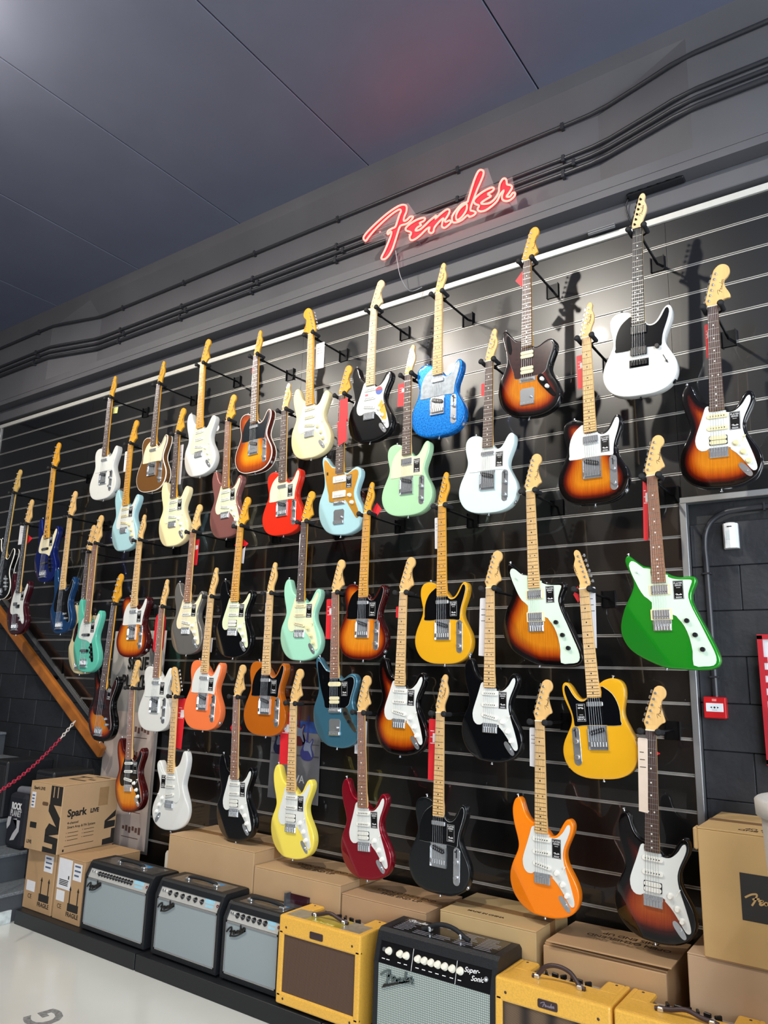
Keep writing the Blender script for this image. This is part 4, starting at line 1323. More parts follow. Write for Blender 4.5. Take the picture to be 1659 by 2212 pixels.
# ------------------------------------------------------------------ the guitars on the wall (x and z of the nut, tilt, scale)
EG, EB = 'electric_guitar', 'bass_guitar'
R1, R2, R3, R4, R5 = ('guitars in the top row', 'guitars in the second row', 'guitars in the third row', 'guitars in the fourth row', 'guitars in the bottom row')
GL = [
    # top row
    (EG, 'white single-cutaway guitar with white pickguard, first at left of the top row', 'T', -4.889, 3.629, 1.0, 1.010, 'white', 'white', AMBER, ROSE, 't', dict(stick=False, group=R1)),
    (EG, 'mocha brown single-cutaway guitar with cream guard and white bound edges', 'T', -4.307, 3.619, 0.3, 1.009, 'brown', 'cream', AMBER, ROSE, 't', dict(stick=False, binding=True, group=R1)),
    (EG, 'white double-cutaway guitar with pale guard and amber maple neck, top row', 'S', -3.844, 3.671, 2.5, 1.012, 'white', 'mint', AMBER, AMBER, 'sss', dict(stick=False, knobs='w', group=R1)),
    (EG, 'tobacco sunburst single-cutaway guitar with smoky dark guard and white bound edges', 'T', -3.322, 3.612, 2.3, 0.996, 'BT', 'dark', AMBER, ROSE, 't', dict(stick=False, binding=True, group=R1)),
    (EG, 'cream double-cutaway guitar with reversed amber headstock and white guard, top row', 'S', -2.854, 3.645, 2.0, 1.004, 'cream', 'white', AMBER, AMBER, 'sss', dict(stick=False, knobs='c', head='C', rhead=True, group=R1)),
    (EG, 'black double-cutaway guitar with orange patch and round red sticker on guard', 'S', -2.375, 3.678, -1.2, 1.006, 'black', 'white', MAPLEP, MAPLEP, 'sss', dict(stick=False, group=R1)),
    (EG, 'sparkling bright blue single-cutaway guitar with mirror pickguard', 'T', -1.931, 3.651, -0.4, 1.025, 'sparkle', 'clear', MAPLE, MAPLE, 't', dict(stick=False, group=R1)),
    (EG, 'sunburst offset guitar with tortoise guard and two cream humbuckers', 'G', -1.406, 3.682, -1.1, 1.010, 'B3', 'tort', AMBER, ROSE, 'jaghh', dict(stick=False, knobs='b', group=R1)),
    (EG, 'white single-cutaway guitar with big black guard, dark neck and black hardware', 'T', -0.848, 3.667, -2.2, 1.026, 'white', 'black', MAPLEP, EBONY, 'hh', dict(stick=False, hw=BLKMET, knobs='b', group=R1)),
    (EG, 'sunburst double-cutaway guitar with large headstock and white guard, far right beside the upper wall', 'S', -0.548, 3.184, -1.7, 1.007, 'B3', 'white', MAPLE, ROSE, 'hss', dict(knobs='c', head='C', group=R1)),
    # basses at the left
    (EB, 'black bass with pale bound edge, cut by the left edge of the photo', 'B', -6.121, 3.019, -2.5, 0.97, 'black', None, mat('black_head_maple', 'c9a55c', rough=0.4, coat=0.4, noise=0.1), EBONY, 'b', dict(stick=False, binding=True, group='basses at the left end')),
    (EB, 'dark burgundy bass with white guard and white tag, just above the stair rail', 'P', -5.860, 2.725, 1.0, 0.97, 'burg', 'white', MAPLE, EBONY, 'p', dict(group='basses at the left end')),
    (EB, 'deep blue bass with cream guard and amber neck with square markers', 'B', -5.563, 3.163, 2.0, 1.006, 'navy', 'cream', AMBER, AMBER, 'b', dict(blocks=True, knobs='b', group='basses at the left end')),
    (EB, 'ocean blue bass with black guard and pale maple neck', 'P', -5.244, 2.723, 1.2, 0.966, 'blue', 'black', MAPLE, MAPLE, 'p', dict(stick=False, group='basses at the left end')),
    (EB, 'cream bass hanging half hidden behind the teal bass', 'B', -5.029, 2.441, 1.3, 0.974, 'cream2', 'tort', MAPLE, ROSE, 'b', dict(stick=False, y=-0.275, group='basses at the left end')),
    (EB, 'teal green bass with white guard, hanging in front of a cream bass', 'B', -4.816, 2.474, 0.6, 0.993, 'teal', 'white', MAPLE, PAU, 'b', dict(knobs='b', y=-0.365, group='basses at the left end')),
    # second row
    (EG, 'light blue double-cutaway guitar with white guard and amber neck', 'S', -4.571, 3.205, 1.4, 1.000, 'daphne', 'white', AMBER, AMBER, 'sss', dict(knobs='c', group=R2)),
    (EG, 'vintage cream double-cutaway guitar with mint guard and dark fingerboard', 'S', -4.047, 3.200, 2.1, 1.003, 'cream', 'mint', AMBER, ROSE, 'sss', dict(knobs='w', group=R2)),
    (EG, 'dusty rose-brown double-cutaway guitar with mint guard', 'S', -3.543, 3.202, 2.7, 0.987, 'mist', 'mint', AMBER, PAU, 'sss', dict(knobs='w', group=R2)),
    (EG, 'bright red single-cutaway guitar with mint guard', 'T', -3.039, 3.180, 1.8, 0.989, 'red', 'mint', MAPLE, ROSE, 't', dict(group=R2)),
    (EG, 'light blue offset guitar with golden guard and two white square pickups', 'J', -2.585, 3.188, 0.6, 1.001, 'daphne', 'gold', AMBER, ROSE, 'jm', dict(group=R2)),
    (EG, 'surf green single-cutaway guitar with cream guard and chrome humbucker', 'T', -2.121, 3.213, -0.1, 0.993, 'surf', 'cream', MAPLE, ROSE, 'th', dict(group=R2)),
    (EG, 'very pale blue single-cutaway guitar with white guard', 'T', -1.622, 3.179, -1.6, 0.994, 'sonic', 'white', MAPLE, ROSE, 't', dict(group=R2)),
    (EG, 'sunburst single-cutaway guitar with white guard and chrome neck humbucker', 'T', -1.111, 3.180, 0.4, 1.011, 'B3', 'white', MAPLE, MAPLE, 'th', dict(group=R2)),
    # third row
    (EG, 'sienna sunburst single-cutaway guitar with white guard above the grey poster', 'T', -4.352, 2.467, 0.9, 1.010, 'BS', 'white', MAPLE, MAPLE, 't', dict(group=R3)),
    (EG, 'silver grey double-cutaway guitar with cream guard', 'S', -3.797, 2.478, 0.0, 0.996, 'silver', 'cream', MAPLE, mat('light_pau_ferro', 'a06a42', rough=0.5, noise=0.15), 'sss', dict(group=R3)),
    (EG, 'black double-cutaway guitar with mint guard and amber neck, third row', 'S', -3.356, 2.475, -1.2, 1.011, 'black', 'mint', AMBER, AMBER, 'hss', dict(group=R3)),
    (EG, 'pale seafoam green double-cutaway guitar with mint guard', 'S', -2.825, 2.451, -0.3, 0.996, 'foam', 'mint', AMBER, ROSE, 'sss', dict(knobs='c', group=R3)),
    (EG, 'sienna sunburst single-cutaway guitar with black guard', 'T', -2.375, 2.454, -1.0, 0.987, 'BS', 'black', AMBER, AMBER, 't', dict(group=R3)),
    (EG, 'butterscotch yellow single-cutaway guitar with black guard at centre of the third row', 'T', -1.896, 2.445, 0.6, 0.995, 'butter', 'black', AMBER, AMBER, 't', dict(group=R3)),
    (EG, 'sunburst angular offset guitar with pale mint guard', 'M', -1.408, 2.464, 1.4, 0.999, 'B3', 'mint2', MAPLE, MAPLE, 'm', dict(group=R3)),
    (EG, 'bright green angular offset guitar with pale mint guard', 'M', -0.842, 2.463, 0.9, 1.001, 'green', 'mint2', MAPLE, PAU, 'm', dict(group=R3)),
    # fourth row
    (EB, 'dark sunburst bass with tortoise guard and black edge, lowest bass by the rail', 'P', -4.562, 2.029, -2.3, 1.003, 'B3', 'tort', AMBER, ROSE, 'p', dict(group='basses at the left end')),
    (EG, 'white single-cutaway guitar with white guard in front of the poster', 'T', -4.041, 1.994, 0.7, 0.998, 'white', 'white', MAPLE, PAU, 't', dict(group=R4)),
    (EG, 'peach orange single-cutaway guitar with white guard', 'T', -3.576, 2.043, -0.8, 1.015, 'peach', 'white', MAPLE, MAPLE, 't', dict(group=R4)),
    (EG, 'amber brown single-cutaway guitar with black guard', 'T', -3.068, 2.044, 0.5, 1.015, 'amber', 'black', MAPLE, MAPLE, 't', dict(group=R4)),
    (EG, 'metallic steel blue offset guitar with black guard', 'G', -2.574, 2.028, 2.3, 0.990, 'tide', 'black', MAPLE, PAU, 'jag', dict(group=R4)),
    (EG, 'sunburst double-cutaway guitar with white guard and maple neck, fourth row', 'S', -2.122, 2.009, -1.2, 1.010, 'B3', 'white', MAPLE, MAPLE, 'sss', dict(group=R4)),
    (EG, 'black double-cutaway guitar with white guard and maple neck, fourth row', 'S', -1.623, 2.009, -0.6, 0.997, 'black', 'white', MAPLE, MAPLE, 'sss', dict(group=R4)),
    (EG, 'left-handed butterscotch single-cutaway guitar with black guard', 'T', -1.160, 1.986, 3.6, 1.001, 'butter', 'black', MAPLE, MAPLE, 't', dict(mir=True, group=R4)),
    # bottom row
    (EG, 'sienna sunburst double-cutaway guitar with black guard and white pickups', 'S', -4.269, 1.463, 4.5, 0.973, 'BS', 'black', MAPLE, PAU, 'sss', dict(group=R5)),
    (EG, 'left-handed white double-cutaway guitar with a tag dangling below it', 'S', -3.832, 1.424, 2.1, 0.990, 'white', 'white', MAPLE, MAPLE, 'sss', dict(mir=True, group=R5)),
    (EG, 'black double-cutaway guitar with white guard and brown fingerboard, bottom row', 'S', -3.286, 1.443, 3.1, 0.993, 'black', 'white', MAPLE, PAU, 'hss', dict(group=R5)),
    (EG, 'pale yellow double-cutaway guitar with white guard', 'S', -2.838, 1.425, 1.9, 1.004, 'yellow', 'white', MAPLE, MAPLE, 'hss', dict(group=R5)),
    (EG, 'candy red double-cutaway guitar with white guard', 'S', -2.368, 1.399, 3.6, 1.000, 'candy', 'white', MAPLE, PAU, 'hss', dict(group=R5)),
    (EG, 'black single-cutaway guitar with black guard and maple neck', 'T', -1.893, 1.417, -0.4, 1.012, 'blackm', 'black', MAPLE, MAPLE, 't', dict(group=R5)),
    (EG, 'bright orange double-cutaway guitar with white guard', 'S', -1.380, 1.406, -0.2, 0.996, 'orange', 'white', MAPLE, MAPLE, 'sss', dict(group=R5)),
    (EG, 'dark red sunburst double-cutaway guitar, last at right of the bottom row', 'S', -0.897, 1.396, -2.2, 0.991, 'B3R', 'white', MAPLE, ROSE, 'hss', dict(stick=False, group=R5)),
]
SHORT = []
ROOTS = []
SHT = ['first white top-row guitar', 'mocha brown guitar', 'white top-row guitar with amber maple neck', 'tobacco sunburst guitar with white edges', 'cream guitar with reversed headstock',
       'black guitar with round red sticker', 'sparkling blue guitar', 'sunburst offset guitar with tortoise guard', 'white guitar with big black guard', 'sunburst guitar with large headstock',
       'black bass at the left photo edge', 'dark burgundy bass', 'deep blue bass', 'ocean blue bass', 'cream bass behind the teal one', 'teal green bass',
       'light blue double-cutaway guitar', 'vintage cream second-row guitar', 'dusty rose-brown guitar', 'bright red guitar', 'light blue offset guitar', 'surf green guitar', 'very pale blue guitar',
       'sunburst second-row single-cutaway guitar', 'sienna sunburst guitar with white guard', 'silver grey guitar', 'black third-row guitar with mint guard', 'pale seafoam guitar', 'sienna single-cutaway guitar with black guard',
       'right-handed butterscotch guitar', 'sunburst angular guitar', 'bright green angular guitar', 'dark sunburst bass', 'white guitar before the poster', 'peach orange guitar', 'amber brown guitar',
       'steel blue offset guitar', 'sunburst fourth-row double-cutaway guitar', 'black fourth-row guitar', 'left-handed butterscotch guitar', 'sienna bottom-row guitar', 'left-handed white guitar',
       'black bottom-row double-cutaway guitar', 'pale yellow guitar', 'candy red guitar', 'black single-cutaway bottom-row guitar', 'bright orange guitar', 'dark red sunburst guitar']
for g_, s_ in zip(GL, SHT):
    SH[g_[1]] = s_
for nm, lb, t, x, z, ti, sc, fin, gd, nk, bd, pu, kw in GL:
    kw = dict(kw)
    ROOTS.append(guitar(nm, lb, t, x, z, ti, sc, fin, gd, nk, bd, pu, cat='bass guitar' if nm == EB else 'guitar', **kw))
# extra marks on the black guitar of the top row: orange patch, round sticker, small flag
bk = ROOTS[5]
ob('corner_patch', MB().prism([(0.060, 0.20), (0.085, 0.235), (0.104, 0.205), (0.118, 0.165), (0.124, 0.12), (0.108, 0.095), (0.094, 0.105), (0.088, 0.15)], -0.0036, -0.0027).mesh('corner_patch'), mat('orange_film', 'e9a01c', rough=0.4), bk)
rs = ob('round_sticker', MB().lathe([(0.024, 0.0), (0.024, 0.0006)], (0.064, -0.0028, 0.292), axis='y', n=24).mesh('round_sticker'), mat('sticker_blue', '2f55a8', rough=0.4), bk)
ob('sticker_band', MB().prism([(0.024 * math.cos(a) + 0.064, 0.024 * math.sin(a) + 0.292) for a in np.linspace(0.15, PI - 0.15, 12)], -0.0040, -0.0034).mesh('sticker_band'), mat('sticker_red', 'cf2f36', rough=0.4), rs)
ob('flag_sticker', MB().box(-0.034, -0.014, -0.0034, -0.0027, 0.272, 0.284).mesh('flag_sticker'), mat('flag_pink', 'c86a72', rough=0.5), bk)

# ------------------------------------------------------------------ hang tags
TG = [('y', 1, -4.858, 3.534, 0.060, 0.051, 0), ('w', 17, -4.649, 3.093, 0.051, 0.158, 0), ('w', 18, -4.027, 2.980, 0.035, 0.290, 0), ('w', 5, -2.802, 3.503, 0.068, 0.172, 0),
      ('r', 4, -3.372, 3.538, 0.035, 0.044, 0), ('w', 4, -3.370, 3.473, 0.026, 0.090, 0), ('R', 21, -2.557, 3.013, 0.072, 0.285, 1), ('r', 22, -2.184, 3.121, 0.056, 0.138, 0),
      ('d', 8, -1.452, 3.610, 0.075, 0.089, 0), ('r', 23, -1.674, 3.046, 0.029, 0.071, 0), ('r', 24, -1.156, 3.030, 0.036, 0.172, 0), ('r', 10, -0.584, 3.045, 0.019, 0.161, 0),
      ('w', 12, -5.962, 2.649, 0.100, 0.168, 0), ('d', 12, -5.875, 2.601, 0.15, 0.083, 0), ('d', 14, -5.298, 2.577, 0.082, 0.050, 0), ('r', 26, -3.815, 2.345, 0.096, 0.172, 0),
      ('d', 27, -3.372, 2.365, 0.123, 0.083, 0), ('w', 27, -3.351, 2.297, 0.029, 0.109, 0), ('o', 34, -4.085, 1.821, 0.133, 0.275, 0), ('r', 42, -3.804, 1.258, 0.074, 0.306, 0),
      ('d', 43, -3.310, 1.259, 0.090, 0.144, 0), ('r', 37, -2.634, 1.885, 0.050, 0.223, 0), ('w', 36, -3.116, 1.924, 0.030, 0.140, 0), ('r', 44, -2.916, 1.228, 0.073, 0.279, 0),
      ('w', 45, -2.390, 1.267, 0.078, 0.168, 0), ('r', 46, -1.951, 1.240, 0.052, 0.288, 0), ('w', 28, -2.859, 2.308, 0.058, 0.166, 0), ('d', 29, -2.333, 2.478, 0.066, 0.079, 0),
      ('w', 30, -1.945, 2.312, 0.025, 0.166, 0), ('w', 39, -1.674, 1.828, 0.050, 0.279, 0), ('d', 40, -1.201, 1.967, 0.043, 0.075, 0), ('w', 40, -1.136, 1.863, 0.033, 0.269, 0),
      ('w', 47, -1.425, 1.290, 0.040, 0.169, 0), ('W', 48, -0.932, 1.223, 0.039, 0.287, 1), ('d', 48, -0.926, 1.306, 0.105, 0.058, 0), ('r', 32, -0.883, 2.326, 0.024, 0.277, 0),
      ('w', 35, -3.583, 1.742, 0.034, 0.088, 0), ('r', 38, -2.172, 1.911, 0.032, 0.060, 0)]
TN = {'y': ('yellow-green paper note', YEL_TAG), 'w': ('white price tag', WHITE_TAG), 'r': ('red hang tag', RED_TAG), 'd': ('red diamond-shaped tag', RED_TAG), 'o': ('long rounded red tag', RED_TAG),
      'R': ('folded red ribbon tag', RED_TAG), 'W': ('long beige price tag', BEIGE_TAG)}
for k, g, x, z, w, h, front in TG:
    nm, m = TN[k]
    y = -0.352 if front else -0.303
    if k in 'd':
        mb = MB().prism([(-w / 2, 0), (0, -h / 2), (w / 2, 0), (0, h / 2)], -0.0006, 0.0006)
    elif k == 'o':
        mb = MB().prism(rrect(w * 0.8, h, w * 0.38, 6), -0.0006, 0.0006)
    elif k == 'R':
        mb = MB().prism([(-w / 2 + 0.008, h / 2), (w / 2 - 0.006, h / 2), (w / 2 - 0.004, 0.0), (-w / 2 + 0.004, -0.02)], -0.0006, 0.0006)
        mb.prism([(-w / 2, 0.0), (w / 2 - 0.006, 0.02), (w / 2, -h / 2 + 0.02), (-w / 2 + 0.012, -h / 2)], -0.010, -0.0088)
    else:
        mb = MB().prism([(-w / 2, -h / 2 + 0.003), (w / 2 - 0.003, -h / 2), (w / 2, h / 2 - 0.004), (w / 2 - 0.004, h / 2), (-w / 2 + 0.004, h / 2), (-w / 2, h / 2 - 0.004)], -0.0006, 0.0006)
    tg = thing('hang_tag', '%s hanging at the neck of the %s' % (nm, SHT[g - 1]), 'tag', (x, y, z), (0, math.radians(random.uniform(-2, 2)), 0), 'hang tags on the guitars', me=mb.mesh('hang_tag'), m=m)
    if k in ('w', 'W', 'r') and h > 0.12:
        pm_ = MB()
        for i in range(3):
            pm_.box(-w * 0.32, w * (0.1 + 0.1 * i), -0.0009, -0.0005, h * (0.30 - 0.10 * i), h * (0.31 - 0.10 * i))
        ob('print', pm_.mesh('print'), INK_K if k != 'r' else INK_W, tg)
        if k == 'r':
            ob('price_sticker', MB().box(-w * 0.05, w * 0.42, -0.0010, -0.0006, h * 0.12, h * 0.27).mesh('price_sticker'), WHITE_TAG, tg)
# white swing tag under the left-handed white guitar
st = thing('swing_tag', 'small white swing tag dangling on a thread below the left-handed white guitar', 'tag', (-3.79, -0.31, 0.47))
ob('tag_card', MB().prism([(-0.024, -0.05), (0.018, -0.055), (0.026, 0.02), (0.016, 0.045), (-0.012, 0.048), (-0.024, 0.03)], -0.012, 0.012).mesh('tag_card'), mat('ivory_card', 'd8d2c4', rough=0.6), st)
ob('thread', MB().tube([(0, 0, 0.045), (0.004, 0, 0.10), (-0.004, 0, 0.155)], 0.0016, n=6).mesh('thread'), WHITE_TAG, st)

# ------------------------------------------------------------------ posters on the slat wall
po = thing('banner', 'tall pale grey banner reading SERIE PLAYER on the slat wall', 'poster', (-4.66, -0.02, 0.36))
PGREY = mat('banner_grey', 'b5b2ae', rough=0.35, noise=0.12, nscale=3, coat=0.3)
cur = [(-0.29, 0.0), (0.0, 0.01), (0.29, 0.0)]
mb = MB()
vs = []
for i in range(9):
    k = i / 8
    x = -0.30 + 0.60 * k
    yy = 0.006 * math.sin(k * PI * 2)
    vs += [(x, yy, 0.0), (x, yy, 1.50), (x, yy + 0.001, 0.0), (x, yy + 0.001, 1.50)]
fs = []
for i in range(8):
    a, b = i * 4, i * 4 + 4
    fs += [(a, b, b + 1, a + 1), (a + 2, a + 3, b + 3, b + 2), (a, a + 2, b + 2, b), (a + 1, b + 1, b + 3, a + 3)]
mb.add(vs, fs, True)
ob('sheet', mb.mesh('sheet'), PGREY, po)
ob('lower_sheet', MB().box(-0.28, 0.28, -0.009, -0.006, 0.02, 0.92).mesh('lower_sheet'), mat('banner_pink_grey', 'c6b8b0', rough=0.4, noise=0.10, nscale=4), po)
for s, zz in (('NUEVA', 1.39), ('SERIE', 1.26), ('PLAYER', 1.13)):
    ob('print', text_mesh(s, 0.125, bold=0.004, wide=0.82), INK_K, po, loc=(0.02, -0.0085, zz), rot=(PI / 2, 0, 0))
for i in range(5):
    zz = 0.80 - 0.165 * i
    pr = MB()
    for j in range(6):
        pr.box(0.02 + j * 0.035, 0.044 + j * 0.035, -0.0097, -0.009, zz - 0.018 * ((j * 7 + i * 3) % 3) / 2 - 0.006, zz + 0.016 + 0.006 * (j % 2))
    pr.box(0.02, 0.20, -0.0097, -0.009, zz - 0.055, zz - 0.05)
    ob('print', pr.mesh('print'), mat('brown_print', '6f5048', rough=0.6), po)
p2 = thing('poster', 'grey poster photo of blue guitars behind the pale yellow guitar', 'poster', (-3.10, -0.008, 1.14))
ob('sheet', MB().prism([(-0.20, -0.295), (0.20, -0.30), (0.195, 0.28), (-0.19, 0.29)], -0.001, 0.001).mesh('sheet'), mat('poster_grey', '77777c', rough=0.4, noise=0.25, nscale=5), p2)
ob('print', MB().box(-0.19, 0.19, -0.002, -0.001, 0.16, 0.285).mesh('print'), mat('poster_brown', '4a352c', rough=0.5, noise=0.5, nscale=25, stretch=(1, 1, 0.1)), p2)
ob('print', MB().box(0.0, 0.19, -0.003, -0.002, 0.10, 0.165).mesh('print'), mat('poster_blue', '2c4f96', rough=0.5, noise=0.2), p2)
ob('print', MB().box(-0.19, 0.19, -0.002, -0.001, -0.04, -0.03).box(-0.19, 0.19, -0.002, -0.001, 0.03, 0.036).mesh('print'), mat('poster_seam', '55555b', rough=0.5), p2)
for px, pz, c in ((-0.12, 0.02, '1b2647'), (0.10, 0.0, '3a3d7c'), (0.03, 0.08, '5a1f2a')):
    g_ = MB().prism([(px + a / 1000 * 0.32, pz - 0.06 + b / 1000 * 0.32) for a, b in spline(OUT['S'], 1)], -0.004, -0.003)
    g_.box(px - 0.007, px + 0.007, -0.0045, -0.0035, pz + 0.03, pz + 0.20)
    ob('print', g_.mesh('print'), mat('poster_guitar_' + c, c, rough=0.5), p2)
    ob('print', MB().prism([(px + a / 1000 * 0.30, pz - 0.055 + b / 1000 * 0.30) for a, b in GUARD['S']], -0.0052, -0.0042).mesh('print'), mat('poster_guard', '7d88a0', rough=0.5), p2)
ob('print', text_mesh('VA', 0.06, bold=0.001), INK_W, p2, loc=(0.05, -0.0025, -0.17), rot=(PI / 2, 0, 0))

# ------------------------------------------------------------------ platform along the wall
PLAT = mat('black_platform_laminate', '16181c', rough=0.45, noise=0.05, nscale=6)
for x0, x1, lb in ((-4.79, -3.597, 'low black platform section at the left, under cartons and the first amplifier'), (-3.589, -2.30, 'low black platform section in the middle, under the small amplifiers'), (-2.292, 1.4, 'long low black platform section at the right, under the yellow amplifiers')):
    thing('platform', lb, 'platform', me=MB().box(x0, x1, -0.655, -0.02, 0.0, 0.082, bev=0.002).mesh('platform'), m=PLAT)

# ------------------------------------------------------------------ cardboard boxes
KRAFT = {k: mat('kraft_card_' + k, c, rough=0.75, noise=0.05, nscale=5, bump=0.03, bscale=60) for k, c in (('a', 'b3946f'), ('b', 'ad8c66'), ('c', 'b79a7c'), ('d', 'b89c6e'), ('e', 'c5a26c'), ('f', 'ab8a68'))}
TAPE = mat('brown_tape', '9a744c', rough=0.3, coat=0.4, noise=0.04)


def carton(label, x0, x1, y0, y1, z0, z1, km, prints=(), rz=0.0, open_lid=False, tape=True, group='cardboard cartons'):
    cx, cy = (x0 + x1) / 2, (y0 + y1) / 2
    w, d, h = x1 - x0, y1 - y0, z1 - z0
    r = thing('cardboard_box', label, 'box', (cx, cy, z0), (0, 0, rz), group)
    ob('carton_body', MB().box(-w / 2, w / 2, -d / 2, d / 2, 0, h - 0.006, bev=0.003).mesh('carton_body'), km, r)
    if open_lid:
        f = ob('flap', MB().box(-w / 2, w / 2, -0.02, d * 0.98, 0, 0.006, bev=0.001).mesh('flap'), km, r, loc=(0.02, -d / 2 + 0.01, h + 0.014), rot=(math.radians(-2), 0, math.radians(2)))
        ob('flap', MB().box(-w / 2, w / 2, -d / 2 + 0.02, d / 2, h - 0.006, h - 0.001).mesh('flap'), km, r)
    else:
        f = ob('flap', MB().box(-w / 2, w / 2, -d / 2, -0.0015, h - 0.006, h, bev=0.0015).mesh('flap'), km, r)
        ob('flap', MB().box(-w / 2, w / 2, 0.0015, d / 2, h - 0.006, h, bev=0.0015).mesh('flap'), km, r)
        if tape:
            ob('tape', MB().box(-w / 2 - 0.0008, w / 2 + 0.0008, -0.028, 0.028, h - 0.0003, h + 0.0006).box(w / 2 - 0.0003, w / 2 + 0.0008, -0.028, 0.028, h - 0.06, h).mesh('tape'), TAPE, r)
    for s, size, px, py, flip in prints:
        hh = h + (0.0215 if open_lid else 0.0004)
        ob('print', text_mesh(s, size, bold=0.0008), INK_D, r, loc=(px, py, hh + (0.008 if open_lid else 0)), rot=(0, 0, PI if flip else 0))
    return r


PT = 0.0825
TE = (('OPEN OTHER END', 0.040, 0.02, 0.005, False), ('THIS END UP', 0.040, 0.02, -0.045, False))
carton('tall plain carton under the black double-cutaway guitar, behind the first amplifier', -3.70, -3.005, -0.40, -0.03, PT, 0.638, KRAFT['a'], tape=True)
carton('carton with printed lid under the pale yellow guitar', -2.998, -2.412, -0.40, -0.03, PT, 0.572, KRAFT['a'], TE)
carton('carton with printed lid between the candy red and black bottom guitars', -2.402, -1.918, -0.40, -0.06, PT, 0.540, KRAFT['f'], TE)
carton('olive-tan carton under the bright orange guitar', -1.845, -1.385, -0.40, -0.05, PT, 0.569, KRAFT['d'], (('MADE IN CHINA', 0.024, -0.04, -0.10, False),))
carton('carton with a lifted lid under the dark red sunburst guitar', -1.355, -0.867, -0.40, -0.05, PT, 0.532, KRAFT['b'], (('OPEN OTHER END', 0.040, 0.06, -0.03, True), ('THIS END UP', 0.040, 0.06, 0.02, True)), open_lid=True)
carton('pale lower carton at far right beneath the large logo carton', -0.785, 0.0, -0.41, -0.02, PT, 0.622, KRAFT['c'], tape=False)
bx = carton('large upright carton with black logo panel at far right', -0.722, -0.05, -0.42, 0.02, 0.6225, 1.064, KRAFT['e'], (('OPEN OTHER END', 0.034, -0.06, -0.165, True), ('THIS END UP', 0.034, -0.085, -0.125, True)))
lp_ = ob('logo_panel', MB().box(-0.199, 0.02, -0.2208, -0.2195, 0.148, 0.305).mesh('logo_panel'), mat('black_print_panel', '2e2c2b', rough=0.7, noise=0.05), bx)
ob('print', logo_mb(0.135, 0.0062, 0.0004).mesh('print'), KRAFT['e'], lp_, loc=(-0.186, -0.2209, 0.200))
ob('corner_fold', MB().box(-0.352, -0.336, -0.222, -0.17, 0.36, 0.44, bev=0.006).mesh('corner_fold'), KRAFT['e'], bx)
pb2 = carton('small carton end peeking behind the far right tweed amplifier', -0.45, 0.0, -0.62, -0.46, PT, 0.40, KRAFT['c'], tape=False)
ob('logo_panel', MB().box(-0.19, 0.19, -0.0812, -0.0802, 0.18, 0.30).mesh('logo_panel'), mat('black_print_panel', '2e2c2b'), pb2)


def lines(x0, x1, z0, n, dz, h=0.004, y=-0.0004, jit=0.3):
    mb = MB()
    for i in range(n):
        mb.box(x0, x1 - (x1 - x0) * random.uniform(0, jit), y, 0.0002, z0 - i * dz - h / 2, z0 - i * dz + h / 2)
    return mb.mesh('print')


def face(parent, me, m, x, z, yface, side=None):
    """flat print on the front (yface) or on the right side of a box"""
    if side is None:
        return ob('print', me, m, parent, loc=(x, yface, z))
    return ob('print', me, m, parent, loc=(side, x, z), rot=(0, 0, PI / 2))


FRG = lambda: MB().box(-0.045, -0.035, -0.0004, 0, -0.02, 0.06).prism([(-0.052, 0.06), (-0.028, 0.06), (-0.04, 0.085)], -0.0004, 0).box(0.035, 0.045, -0.0004, 0, -0.02, 0.06) \
    .prism([(0.028, 0.06), (0.052, 0.06), (0.04, 0.085)], -0.0004, 0).box(-0.055, 0.055, -0.0004, 0, -0.055, -0.012).mesh('print')
for x0, x1, lb in ((-4.815, -4.50, 'left carton marked FRAGILE on the platform, under the big amplifier carton'), (-4.48, -4.20, 'carton marked FRAGILE with large white shipping label, beside the first amplifier')):
    c = carton(lb, x0, x1, -0.60, -0.20, PT, 0.44, KRAFT['b'], tape=False)
    w = x1 - x0
    face(c, cached('frg', FRG), INK_K, w * 0.22, 0.12, -0.2005)
    face(c, text_mesh('FRAGILE', 0.034, bold=0.0008), INK_K, w * 0.22, 0.045, -0.2005).rotation_euler = (PI / 2, 0, 0)
    face(c, text_mesh('CE', 0.036), INK_K, -w * 0.27, 0.075, -0.2005).rotation_euler = (PI / 2, 0, 0)
    ob('paper_label', MB().box(-w * 0.42, -w * 0.12, -0.2008, -0.2002, 0.105, 0.165).mesh('paper_label'), WHITE_TAG, c)
    big = x0 > -4.49
    q = ob('paper_label', MB().box(w * 0.12, w * 0.42, -0.2008, -0.2002, 0.24, 0.335).mesh('paper_label'), WHITE_TAG, c)
    ob('print', lines(w * 0.16, w * 0.38, 0.32, 3, 0.026, 0.010, -0.2012), mat('blue_grey_ink', '51607a', rough=0.6), q)
    if big:
        q = ob('paper_label', MB().box(-w * 0.44, w * 0.06, -0.2009, -0.2002, 0.175, 0.345).mesh('paper_label'), WHITE_TAG, c)
        ob('print', lines(-w * 0.36, -w * 0.02, 0.225, 4, 0.009, 0.005, -0.2013, 0.1), INK_K, q)
        ob('print', MB().box(-w * 0.05, -w * 0.01, -0.2014, -0.2008, 0.235, 0.255).mesh('print'), INK_K, q)

